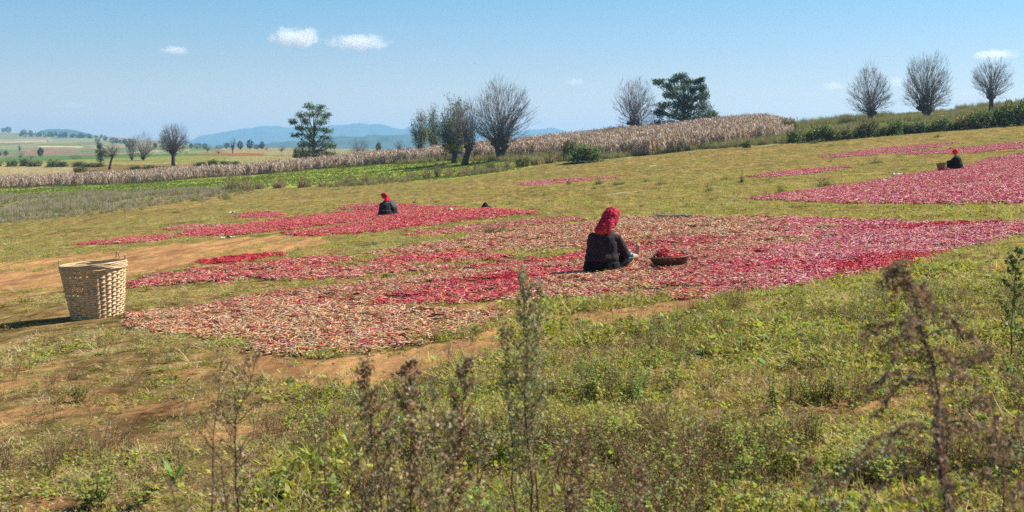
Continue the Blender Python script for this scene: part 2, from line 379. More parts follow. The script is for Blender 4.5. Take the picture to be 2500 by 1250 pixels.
def mixc(f, c1, c2, mode='MIX'):
    t = n.nodes.new("ShaderNodeMixRGB"); t.blend_type = mode
    if hasattr(f, 'links'): L(f, t.inputs[0])
    else: t.inputs[0].default_value = f
    for i, c in ((1, c1), (2, c2)):
        if hasattr(c, 'links'): L(c, t.inputs[i])
        else: t.inputs[i].default_value = (*c, 1)
    return t.outputs[0]
nf = noise(2.2, 12, .82); ng = noise(.7, 8, .75); nb = noise(9, 8, .7)
c1 = mixc(ramp(nf.outputs['Fac'], .40, .60, 0, 1), (.38, .36, .34), (1.65, 1.62, 1.5))
c2 = mixc(1.0, ac.outputs['Color'], c1, 'MULTIPLY')
c2 = mixc(ramp(ng.outputs['Fac'], .5, .72, 0, .35), c2, mixc(1.0, ac.outputs['Color'], (.62, .85, .7), 'MULTIPLY'))
mth = n.nodes.new("ShaderNodeMath"); mth.operation = 'ADD'; L(ab.outputs['Fac'], mth.inputs[0]); L(ramp(ng.outputs['Fac'], .3, .7, -.35, .35), mth.inputs[1])
mt2 = n.nodes.new("ShaderNodeMath"); mt2.operation = 'ADD'; L(mth.outputs[0], mt2.inputs[0]); L(ramp(nb.outputs['Fac'], .3, .7, -.2, .2), mt2.inputs[1])
fb = ramp(mt2.outputs[0], .4, .68, 0, 1)
soilc = mixc(ramp(nb.outputs['Fac'], .32, .68, 0, 1), (.30, .155, .068), (.43, .235, .105))
c3 = mixc(fb, c2, soilc)
mp = n.nodes.new("ShaderNodeMapping"); mp.inputs['Scale'].default_value = (1.5, .32, 1); L(geo.outputs['Position'], mp.inputs[0])
ns = noise(1.0, 9, .72); L(mp.outputs[0], ns.inputs['Vector']); mp2 = n.nodes.new("ShaderNodeMapping"); mp2.inputs['Scale'].default_value = (5, 1.1, 1); L(geo.outputs['Position'], mp2.inputs[0])
ns2 = noise(1.0, 6, .7); L(mp2.outputs[0], ns2.inputs['Vector'])
c3 = mixc(1.0, c3, mixc(ramp(ns.outputs['Fac'], .38, .62, 0, 1), (.66, .64, .66), (1.28, 1.30, 1.22)), 'MULTIPLY')
c3 = mixc(1.0, c3, mixc(ramp(ns2.outputs['Fac'], .38, .62, 0, 1), (.72, .72, .74), (1.22, 1.22, 1.2)), 'MULTIPLY')
p = n.nodes.new("ShaderNodeBsdfPrincipled"); p.inputs['Roughness'].default_value = .95; p.inputs['Specular IOR Level'].default_value = .0
L(c3, p.inputs['Base Color'])
b = n.nodes.new("ShaderNodeBump"); b.inputs['Strength'].default_value = .9; b.inputs['Distance'].default_value = .05
L(nf.outputs['Fac'], b.inputs['Height']); L(b.outputs[0], p.inputs['Normal']); L(p.outputs[0], o.inputs[0])
me.materials.append(m); go = bpy.data.objects.new('ground', me); link(go); tag(go, kind='structure')

# ------------------------------------------------------------------ hills on the skyline
def hill(name, pts, dn, df, seed, base):
    """pts: skyline of the range (pixel), crest at distance df, foot at dn"""
    pxs = np.arange(pts[0][0], pts[-1][0] + .1, 4.0)
    crest = curve(pts, pxs) + (fbm(pxs * .03, pxs * 0, seed, 5) - .5) * 7 + (vnoise(pxs * .4, pxs * 0, seed + 3) - .5) * 1.2
    T = np.linspace(0, 1.35, 40); V = []
    for t in T:
        D = dn + (df - dn) * t; X = (pxs - CX) / F * df * (.85 + .15 * t) + (pxs * 0)
        zc = CAMZ + (HY - crest) / F * df; zb = base
        prof = np.sin(min(t, 1) * math.pi / 2) ** 1.1 if t <= 1 else max(0, 1 - ((t - 1) / .35) ** 2 * .8)
        Z = zb + (zc - zb) * prof
        rough = (fbm(X * .0022, D * .0022 + X * 0, seed + 9, 5) - .5) * 150 * min(1, prof * 2) * (1 if t < .98 else 0) * (1 - prof ** 4)
        V.append(np.stack([(pxs - CX) / F * D, np.full_like(pxs, D), Z + rough], 1))
    V = np.array(V); m_, k_ = V.shape[:2]; ix = np.arange(m_ * k_).reshape(m_, k_)
    Fh = np.stack([ix[:-1, :-1], ix[:-1, 1:], ix[1:, 1:], ix[1:, :-1]], -1).reshape(-1, 4)
    me = np_mesh(name, V.reshape(-1, 3), Fh, np.tile((.035, .07, .045), (m_ * k_, 1)), True); me.materials.append(M_hill)
    h = bpy.data.objects.new(name, me); link(h); tag(h, kind='structure')
hill('far_hills', [(380, 372), (450, 350), (490, 332), (560, 322), (600, 313), (650, 309), (720, 311), (780, 311), (820, 304), (880, 302), (925, 303), (960, 313), (985, 317), (1010, 309), (1050, 300), (1120, 296), (1200, 303), (1260, 322), (1300, 318), (1345, 311), (1370, 317), (1395, 325), (1440, 321), (1520, 326), (1640, 336), (1800, 350), (2000, 372)], 6900, 8600, 4, -60)
hill('near_hills', [(560, 372), (640, 352), (700, 346), (780, 340), (830, 334), (870, 337), (920, 331), (960, 334), (1000, 330), (1080, 336), (1160, 342), (1260, 345), (1340, 352), (1440, 362), (1500, 372)], 3100, 3900, 14, -60)
hill('left_hills', [(90, 340), (115, 325), (150, 323), (185, 323), (225, 332), (260, 345)], 4200, 5000, 24, 0)

# ------------------------------------------------------------------ instanced ground cover (stuff)
def scatter(name, P, idx, scl, coll, mat=None, tilt=.15, label=None, cat=None, rng=RNG, rot=None, hs=1.0):
    n_ = len(P); me = bpy.data.meshes.new(name); me.vertices.add(n_); me.vertices.foreach_set('co', np.asarray(P, np.float32).ravel())
    if rot is None:
        rot = np.stack([rng.normal(0, tilt, n_), rng.normal(0, tilt, n_), rng.uniform(0, 6.283, n_)], 1)
    a = me.attributes.new('rot', 'FLOAT_VECTOR', 'POINT'); a.data.foreach_set('vector', rot.astype(np.float32).ravel())
    a = me.attributes.new('scl', 'FLOAT', 'POINT'); a.data.foreach_set('value', np.ones(n_, np.float32))
    _s = np.broadcast_to(scl, (n_,)).astype(np.float32); _h = np.broadcast_to(hs, (n_,)).astype(np.float32)
    a = me.attributes.new('sclv', 'FLOAT_VECTOR', 'POINT'); a.data.foreach_set('vector', np.stack([_s, _s, _s * _h], 1).ravel())
    a = me.attributes.new('idx', 'INT', 'POINT'); a.data.foreach_set('value', np.asarray(idx, np.int32))
    o = bpy.data.objects.new(name, me); link(o); tag(o, label, cat, None, 'stuff')
    g = bpy.data.node_groups.new(name, 'GeometryNodeTree')
    g.interface.new_socket('Geometry', in_out='INPUT', socket_type='NodeSocketGeometry'); g.interface.new_socket('Geometry', in_out='OUTPUT', socket_type='NodeSocketGeometry')
    N = g.nodes.new; gi = N('NodeGroupInput'); gout = N('NodeGroupOutput'); ip = N('GeometryNodeInstanceOnPoints'); ci = N('GeometryNodeCollectionInfo')
    ci.inputs['Collection'].default_value = coll; ci.inputs['Separate Children'].default_value = True; ci.inputs['Reset Children'].default_value = True
    ip.inputs['Pick Instance'].default_value = True
    def na(nm, ty):
        q = N('GeometryNodeInputNamedAttribute'); q.data_type = ty; q.inputs['Name'].default_value = nm; return q.outputs['Attribute']
    l = g.links.new
    l(gi.outputs[0], ip.inputs['Points']); l(ci.outputs[0], ip.inputs['Instance']); l(na('idx', 'INT'), ip.inputs['Instance Index'])
    l(na('rot', 'FLOAT_VECTOR'), ip.inputs['Rotation']); l(na('sclv', 'FLOAT_VECTOR'), ip.inputs['Scale']); l(ip.outputs[0], gout.inputs[0])
    md = o.modifiers.new('scatter', 'NODES'); md.node_group = g
    return o
def source(cname, meshes, mat):
    c = bpy.data.collections.new(cname)
    for i, me in enumerate(meshes):
        me.materials.append(mat); o = bpy.data.objects.new(f"{cname}_{i:02d}", me); c.objects.link(o)
    return c
def pcol(opts, n, rng=RNG, var=.15):
    o = np.array(opts)[rng.integers(0, len(opts), n)]; return o * (1 + rng.uniform(-var, var, (n, 3)))
GREENS = [(.24, .27, .05), (.33, .32, .07), (.18, .21, .055), (.40, .37, .07), (.23, .28, .10)]
YELS = [(.50, .46, .08), (.44, .37, .09), (.38, .39, .08)]
DRYS = [(.46, .33, .17), (.38, .24, .12), (.58, .46, .29), (.26, .15, .08), (.50, .39, .18), (.42, .30, .22)]
def blades(mb, n_, r, h, cols, lean=.5, wd=.004, rng=RNG):
    for i in range(n_):
        th = rng.uniform(0, 6.283); rr = r * math.sqrt(rng.uniform()); b0 = Vector((rr * math.cos(th), rr * math.sin(th), -.01))
        hh = h * rng.uniform(.5, 1.15); ln = Vector((rng.normal(0, lean), rng.normal(0, lean), 1)).normalized()
        d2 = (ln + Vector((rng.normal(0, lean), rng.normal(0, lean), -.1)) * .7).normalized()
        s = Vector((math.cos(th * 3), math.sin(th * 3), 0)) * wd
        p1 = b0 + ln * hh * .55; p2 = p1 + d2 * hh * .5
        mb.raw([tuple(b0 - s), tuple(b0 + s), tuple(p1 + s), tuple(p1 - s), tuple(p2)], [(0, 1, 2, 3), (3, 2, 4)], pcol(cols, 1)[0])
def clump_mesh(kind, i):
    mb = MB(); r_ = np.random.default_rng(100 + i)
    if kind == 'leafy':
        n_ = 34; C = np.stack([r_.normal(0, .045, n_), r_.normal(0, .045, n_), np.abs(r_.normal(.02, .022, n_))], 1)
        mb.leaves(C, r_.uniform(.014, .034, n_), pcol(GREENS + YELS[:1] * (i % 2), n_, r_), up=.2, asp=.55, rng=r_)
        blades(mb, 8, .05, .06, DRYS, .9, .0015, r_)
    elif kind == 'yellow':
        n_ = 34; C = np.stack([r_.normal(0, .04, n_), r_.normal(0, .04, n_), np.abs(r_.normal(.03, .03, n_))], 1)
        mb.leaves(C, r_.uniform(.014, .03, n_), pcol(YELS + GREENS[:2] + GREENS[3:4], n_, r_), up=.2, asp=.55, rng=r_)
        blades(mb, 6, .05, .08, GREENS, .8, .0015, r_)
    elif kind == 'dry':
        blades(mb, 30, .06, .07, DRYS, 1.3, .0016, r_)
        n_ = 12; C = np.stack([r_.normal(0, .05, n_), r_.normal(0, .05, n_), np.abs(r_.normal(.008, .012, n_))], 1)
        mb.leaves(C, r_.uniform(.015, .03, n_), pcol(DRYS, n_, r_), asp=.5, rng=r_)
    elif kind == 'straw':
        blades(mb, 26, .07, .13, [(.68, .56, .34), (.56, .45, .24), (.48, .40, .17)], 1.0, .0016, r_)
    elif kind == 'grass':
        blades(mb, 30, .05, .09, GREENS + YELS[:1], .6, .0022, r_)
    elif kind == 'broad':
        n_ = 18
        for k in range(n_):
            th = r_.uniform(0, 6.283); e = r_.uniform(.2, 1.1); L_ = r_.uniform(.03, .065); dv = Vector((math.cos(th) * math.cos(e), math.sin(th) * math.cos(e), math.sin(e)))
            s = Vector((-math.sin(th), math.cos(th), 0)) * L_ * .22; b0 = Vector((0, 0, r_.uniform(0, .05)))
            p1 = b0 + dv * L_ * .5; p2 = b0 + dv * L_ + Vector((0, 0, -L_ * .2))
            mb.raw([tuple(b0), tuple(p1 + s), tuple(p2), tuple(p1 - s), tuple(p1)], [(0, 4, 1), (0, 3, 4), (4, 2, 1), (3, 2, 4)], pcol(GREENS + [(.16, .26, .06)], 1, r_)[0])
    return mb.mesh(kind)
_kinds = ['leafy', 'leafy', 'leafy', 'yellow', 'yellow', 'dry', 'dry', 'dry', 'straw', 'straw', 'grass', 'grass', 'broad', 'broad']
C_GC = source('cover_source', [clump_mesh(k, i) for i, k in enumerate(_kinds)], M_leaf)
def in_beds(px, py, ex=0):
    r_ = np.zeros(len(px), bool)
    for nm, P, pale, dens in BEDS: r_ |= inpoly(px + ex, py + ex * .3, P)
    return r_
def cover_points():
    out = []
    # sample distance bands
    for d0, d1, rho, s in ((3.6, 6, 620, 1.0), (6, 9, 520, 1.0), (9, 13, 330, 1.15), (13, 18, 170, 1.35), (18, 25, 80, 1.6), (25, 36, 46, 1.9), (36, 55, 22, 2.2), (55, 90, 9, 2.7), (90, 150, 3, 3.2)):
        mg = 5.0 if d0 > 8 else 2.5; n_ = int(rho * .45 * (d1 * d1 - d0 * d0) * (1 + 2 * mg / (d0 + d1)))
        y_ = np.sqrt(RNG.uniform(d0 * d0, d1 * d1, n_)); x_ = RNG.uniform(-.45, .45, n_) * (y_ + mg)
        out.append(np.stack([x_, y_, np.full(n_, s)], 1))
    return np.concatenate(out)
Q = cover_points(); x, y, s = Q.T; z = ground(x, y); px, py = proj(x, y, z); ex = (fbm(x * 1.5, y * 1.5, 31, 3) - .5) * 30
dens = np.ones(len(x)); soil = np.zeros(len(x), bool)
for P in (PATH, SOIL2, SOIL3, SOIL4): soil |= inpoly(px + ex, py + ex * .5, P)
patch = fbm(x * .8, y * .5, 61, 4); patch2 = fbm(x * .5, y * .5, 63, 4); clumpy = fbm(x * 2.5, y * 2.5, 99, 3)
dens *= np.where(soil, .035 + .45 * sstep(.52, .66, fbm(x * .7, y * .35, 191, 3)) * (py < 760) + .5 * sstep(.40, .58, fbm(x * 1.1, y * .7, 195, 3)) * sstep(1180, 1330, px), 1)
left = sstep(1000, 250, px) * (y < 30)
dens *= 1 - .8 * inpoly(px + ex * .6, py + ex * .3, [(-50, 745), (150, 752), (330, 740), (330, 800), (200, 806), (-50, 822)])
dens *= (1 - .80 * left * sstep(.38, .58, patch)) * (1 - .15 * left)
dens *= 1 - .5 * sstep(.55, .68, patch2) * (y < 30)
dens *= .28 + .95 * sstep(.38, .6, clumpy)
dens *= np.where(y > 18, .85, 1) * (.6 + .4 * sstep(70, 30, y))
bed = in_beds(px, py, ex * .2); dens = np.where(bed, np.where(y < 24, .035, .012), dens)
ft = curve(FIELD_TOP, px); dens *= (py > ft)
keep = RNG.uniform(size=len(x)) < dens; x, y, s, z, px, py = [q[keep] for q in (x, y, s, z, px, py)]
green = np.clip(fbm(x * .7, y * .7, 51, 4) * 1.5 - .35 + sstep(300, 1900, px) * .22 * (y < 15) - .22 * left[keep], 0, 1)
r = RNG.uniform(size=len(x)); fresh = r < green * np.where(y > 22, .30, .35)
idx = np.where(fresh, RNG.choice([0, 1, 2, 3, 4, 3, 4, 10, 11, 12], len(x)), RNG.choice([5, 6, 7, 8, 5, 6, 9, 0, 1, 3], len(x)))
idx = np.where((y > 22) & (idx == 12), 10, idx)
tall = 1 + .55 * sstep(.5, .7, fbm(x * 1.1, y * 1.1, 71, 3)) * (y < 14)
scl = s * RNG.uniform(.65, 1.3, len(x)) * tall * np.where(y > 25, .75, 1)
zz = z - .004
hs = np.interp(y, [6, 10, 15, 30], [.9, .7, .48, .50]) * (.8 + .5 * sstep(.4, .7, fbm(x * .6, y * .6, 88, 3))) * (1 - .50 * left[keep])
scatter('ground_cover', np.stack([x, y, zz], 1), idx, scl, C_GC, tilt=.2, hs=hs, label='low weeds and short dry grass covering the sloping field', cat='ground cover')
N_COVER = len(x)

def sprig_mesh(i, kind):
    r_ = np.random.default_rng(1300 + i); mb = MB(); ns_ = 5 if kind != 'twig' else 7
    for k in range(ns_):
        th = r_.uniform(0, 6.283); ln = r_.uniform(.1, .6); H = r_.uniform(.10, .22); b0 = np.array((r_.normal(0, .02), r_.normal(0, .02), 0)); dv = np.array((math.cos(th) * ln, math.sin(th) * ln, 1)); dv /= np.linalg.norm(dv)
        p1 = b0 + dv * H * .5; p2 = b0 + dv * H + np.array((r_.normal(0, .02), r_.normal(0, .02), -.01))
        mb.tube([tuple(b0), tuple(p1), tuple(p2)], [.0018, .0014, .0006], 3, (.20, .13, .07) if kind == 'twig' else (.16, .17, .06), False)
        n_ = 14
        if kind == 'twig':
            for j in range(4):
                a = b0 + dv * H * r_.uniform(.3, .95); v = dv + rdir(r_) * .8; mb.tube([tuple(a), tuple(a + v * .05)], [.0011, .0004], 3, (.26, .18, .10), False)
            mb.leaves(np.array([b0 + dv * H * r_.uniform(.35, 1.05) + r_.normal(0, .014, 3) for _ in range(n_)]), .008, pcol(DRYS, n_, r_), asp=.6, rng=r_)
        else:
            cs = {'green': GREENS, 'lime': YELS + GREENS[3:4] + [(.30, .40, .08)], 'fresh': [(.16, .28, .06), (.20, .34, .07), (.24, .36, .10)], 'pale': [(.34, .40, .26), (.26, .34, .16), (.22, .28, .10)]}[kind]
            for j in range(n_):
                t = r_.uniform(.2, 1); a = b0 + dv * H * t; h_ = r_.uniform(0, 6.283); q = np.array((math.cos(h_), math.sin(h_), r_.uniform(-.1, .7))); L_ = r_.uniform(.018, .040) * (1.25 - .5 * t); sd2 = np.array((-math.sin(h_), math.cos(h_), 0)) * L_ * .27
                m1 = a + q * L_ * .5; mb.raw([a, m1 + sd2, a + q * L_ + np.array((0, 0, -L_ * .3)), m1 - sd2, m1 + np.array((0, 0, L_ * .06))], [(0, 4, 1), (0, 3, 4), (4, 2, 1), (3, 2, 4)], pcol(cs, 1, r_)[0])
    return mb.mesh('sprig')
def rdir(rng): v = rng.normal(size=3); return v / np.linalg.norm(v)
C_SP = source('sprig_source', [sprig_mesh(i, k) for i, k in enumerate(['green', 'green', 'lime', 'lime', 'fresh', 'pale', 'twig', 'twig', 'twig'])], M_leaf)
n_ = 26000; y = np.sqrt(RNG.uniform(3.4 ** 2, 15 ** 2, n_)); x = RNG.uniform(-.46, .46, n_) * y; z = ground(x, y); px, py = proj(x, y, z)
clus = fbm(x * 1.6, y * 1.6, 141, 4); dens = sstep(.42, .62, clus) * np.interp(y, [3.4, 9, 12, 15], [.9, .55, .22, .06]) * (.14 + .86 * sstep(500, 1300, px)) * (~in_beds(px, py, 12)) * (py > 700)
for P in (PATH, SOIL2, SOIL3, SOIL4): dens *= 1 - .96 * inpoly(px + (fbm(x * 2, y * 2, 4, 2) - .5) * 60, py, P)
k = RNG.uniform(size=n_) < dens; x, y, z, px = x[k], y[k], z[k], px[k]
g1 = fbm(x * .9, y * .9, 151, 3); dryp = np.clip(.80 - .9 * (g1 - .35) + .25 * sstep(900, 300, px), .1, .9); dr_ = RNG.uniform(size=len(x)) < dryp
idx = np.where(dr_, RNG.integers(6, 9, len(x)), np.where(fbm(x * .6, y * .6, 161, 3) > .52, RNG.choice([2, 3, 4, 0], len(x)), RNG.choice([0, 1, 5, 2], len(x))))
scatter('leafy_undergrowth', np.stack([x, y, z - .005], 1), idx, RNG.uniform(.55, 1.25, len(x)) * np.where(y < 8, 1.0, .8), C_SP, tilt=.2, label='knee low mixed green and dry weeds covering the near slope', cat='undergrowth')
print('sprigs', len(x))

# ------------------------------------------------------------------ chillies
PALES = [(.60, .34, .17), (.52, .25, .11), (.70, .48, .29), (.44, .15, .06), (.56, .29, .14), (.46, .28, .13), (.24, .10, .045), (.66, .42, .23)]
ROSE = [(.72, .20, .25), (.78, .42, .42), (.62, .07, .15), (.80, .55, .52), (.66, .12, .17)]  # the lighter tones paint sun glints onto red chillies
REDS = [(.62, .03, .035), (.50, .018, .025), (.70, .07, .055), (.66, .04, .12), (.40, .01, .02)]
PINKS = [(.68, .21, .17), (.74, .36, .29), (.62, .13, .12), (.76, .50, .40)]  # the palest pinks hold glints as part of the chilli colour
def chilli(mb, c, th, L_, r_, col, sides=4, rng=RNG, tilt=0.0, stem=False):
    bend = rng.normal(0, .35); n_ = 4; P = []; a = th
    p = Vector((c[0], c[1], c[2])) - Vector((math.cos(th), math.sin(th), 0)) * L_ / 2
    for i in range(n_ + 1):
        P.append(p.copy()); p = p + Vector((math.cos(a), math.sin(a), tilt)) * L_ / n_; a += bend
    mb.tube(P, [r_ * .55, r_, r_ * .95, r_ * .7, r_ * .12], sides, col, True, .6)
    if stem:
        q = P[0] - (P[1] - P[0]).normalized() * .018; mb.tube([tuple(q), tuple(P[0])], [.0012, .0022], 3, (.30, .24, .09))
def chilli_clump(kind, i, n_=18, rad=.09, big=1.0):
    mb = MB(); r_ = np.random.default_rng(500 + i)
    for k in range(n_):
        t = r_.uniform(0, 6.283); q = rad * math.sqrt(r_.uniform()); u = r_.uniform()
        if kind == 'pale': cs = PALES if u < .86 else (REDS if u < .91 else [(.58, .17, .07), (.50, .10, .05)])
        elif kind == 'red': cs = REDS if u < .60 else (PINKS if u < .90 else PALES)
        elif kind == 'deep': cs = REDS
        elif kind == 'rose': cs = ROSE if u < .66 else (REDS if u < .88 else PALES)
        else: cs = PALES if u < .42 else (PINKS if u < .74 else REDS)
        chilli(mb, (q * math.cos(t), q * math.sin(t), r_.uniform(.003, .022)), r_.uniform(0, 6.283), r_.uniform(.065, .12) * big, r_.uniform(.006, .0098) * big, pcol(cs, 1, r_)[0], 4, r_, r_.normal(0, .16))
    return mb.mesh('chillies', True)
ck = ['pale'] * 4 + ['mix'] * 4 + ['red'] * 4 + ['deep'] * 2 + ['rose'] * 4
C_CH = source('chilli_source', [chilli_clump(k, i) for i, k in enumerate(ck)], M_chilli)
CP, CI, CS = [], [], []
for nm, P, pale, dens in BEDS:
    xs = []; 
    for (qx, qy) in P:
        X, Y = at(qx, qy); xs.append((X, Y))
    xs = np.array(xs); x0, y0 = xs.min(0) - .3; x1, y1 = xs.max(0) + .3
    meand = (y0 + y1) / 2; far = meand > 40; rho = 110 * dens * (.34 if far else 1); ss = 1.7 if far else 1.0
    n_ = int((x1 - x0) * (y1 - y0) * rho); X = RNG.uniform(x0, x1, n_); Y = RNG.uniform(y0, y1, n_)
    if not far:      # thin out with distance, larger clumps
        f_ = np.where(Y > 20, .55, 1.0); kk = RNG.uniform(size=n_) < f_; X, Y = X[kk], Y[kk]
    Z = ground(X, Y); a_, b_ = proj(X, Y, Z)
    e1 = (fbm(X * 1.6, Y * 1.6, 8, 3) - .5) * (26 if not far else 10) + (fbm(X * 7, Y * 7, 18, 2) - .5) * (34 if not far else 16)
    k = inpoly(a_ + e1, b_ + e1 * .35, P)
    gaps = fbm(X * 1.3, Y * 2.2, 45, 4)
    if nm in ('near',): thr = .30
    elif nm == 'main': thr = .33 + .09 * sstep(1600, 900, a_) - .15 * sstep(1500, 2000, a_) * sstep(560, 620, b_)
    elif nm in ('strip_a', 'strip_b', 'strip_d'): thr = .42
    elif nm in ('strip_c', 'strip_e', 'far_c', 'far_d', 'far_f'): thr = .34
    else: thr = .0
    k &= (gaps > thr) | (RNG.uniform(size=len(X)) < .18)
    X, Y, Z, a_, b_ = [q[k] for q in (X, Y, Z, a_, b_)]
    # thinning at the rim
    pal = np.full(len(X), pale, float)
    if nm == 'main':
        pal = .70 - .46 * sstep(.42, .62, fbm(X * .5, Y * .9, 55, 3)) + .35 * sstep(620, 560, b_) * sstep(2150, 1700, a_) - .35 * sstep(1900, 2200, a_) - .25 * sstep(1550, 1750, a_) * sstep(600, 640, b_)
        pal -= .45 * inpoly(a_, b_, [(900, 748), (960, 715), (1100, 690), (1260, 665), (1300, 690), (1230, 735), (1000, 750)])
    pal = pal + RNG.normal(0, .10, len(X)) + (fbm(X * 3, Y * 3, 5, 2) - .5) * .5
    ki = np.where(pal > .68, RNG.integers(0, 4, len(X)), np.where(pal > .40, RNG.integers(4, 8, len(X)), np.where(pal > -.05, RNG.integers(8, 12, len(X)), RNG.integers(12, 14, len(X)))))
    rs_ = sstep(1650, 2050, a_) if nm == 'main' else (np.full(len(X), .85) if nm.startswith('right') else np.full(len(X), .12)); ki = np.where((ki >= 4) & (ki < 12) & (RNG.uniform(size=len(X)) < rs_), RNG.integers(14, 18, len(X)), ki)
    CP.append(np.stack([X, Y, Z + .004], 1)); CI.append(ki); CS.append(ss * np.where(Y > 20, 1.3, 1.0) * np.ones(len(X)) if not far else np.full(len(X), ss))
CP = np.concatenate(CP); CI = np.concatenate(CI); CS = np.concatenate(CS)
sl = np.stack([np.full(len(CP), 0.0) + RNG.normal(0, .05, len(CP)), np.full(len(CP), -.0) + RNG.normal(0, .05, len(CP)), RNG.uniform(0, 6.283, len(CP))], 1)
scatter('drying_chillies', CP, CI, CS, C_CH, rot=sl, label='red and bleached chillies spread in long beds to dry on the field', cat='chillies')
# the three hundred that show largest: single chillies along the near rim of the palest bed
protos = []
for i in range(10):
    mb = MB(); r_ = np.random.default_rng(900 + i); red = i >= 8
    cc = pcol(REDS if red else PALES, 1, r_)[0]
    chilli(mb, (0, 0, 0), 0, r_.uniform(.08, .11), r_.uniform(.007, .0095), cc, 6, r_, 0, True)
    me = mb.mesh('chilli', True); me.materials.append(M_chilli); protos.append((me, red))
cnt = 0; rr = np.random.default_rng(77)
while cnt < 300:
    qx = rr.uniform(560, 1230); qy = rr.uniform(790, 872)
    rim = 868 - max(0, qx - 900) * .22 - max(0, qx - 1060) * .08 if qx > 640 else 868 - (640 - qx) * .15
    if not (rim - 42 < qy < rim + 4): continue
    X, Y = at(qx, qy); Z = G1(X, Y); mi = rr.integers(0, 10); me, red = protos[mi]
    edge = qy > rim - 12
    o = bpy.data.objects.new('chilli', me); o.location = (X, Y, Z + (.010 if edge else .028)); o.rotation_euler = (rr.normal(0, .12), rr.normal(0, .12), rr.uniform(0, 6.283)); link(o)
    lab = ('bright red dried chilli' if red else 'bleached tan dried chilli') + (' on bare earth at the near rim of the palest bed' if edge else ' on top of the near side of the palest bed')
    tag(o, lab, 'chilli', 'single dried chillies along the near side of the palest bed'); cnt += 1
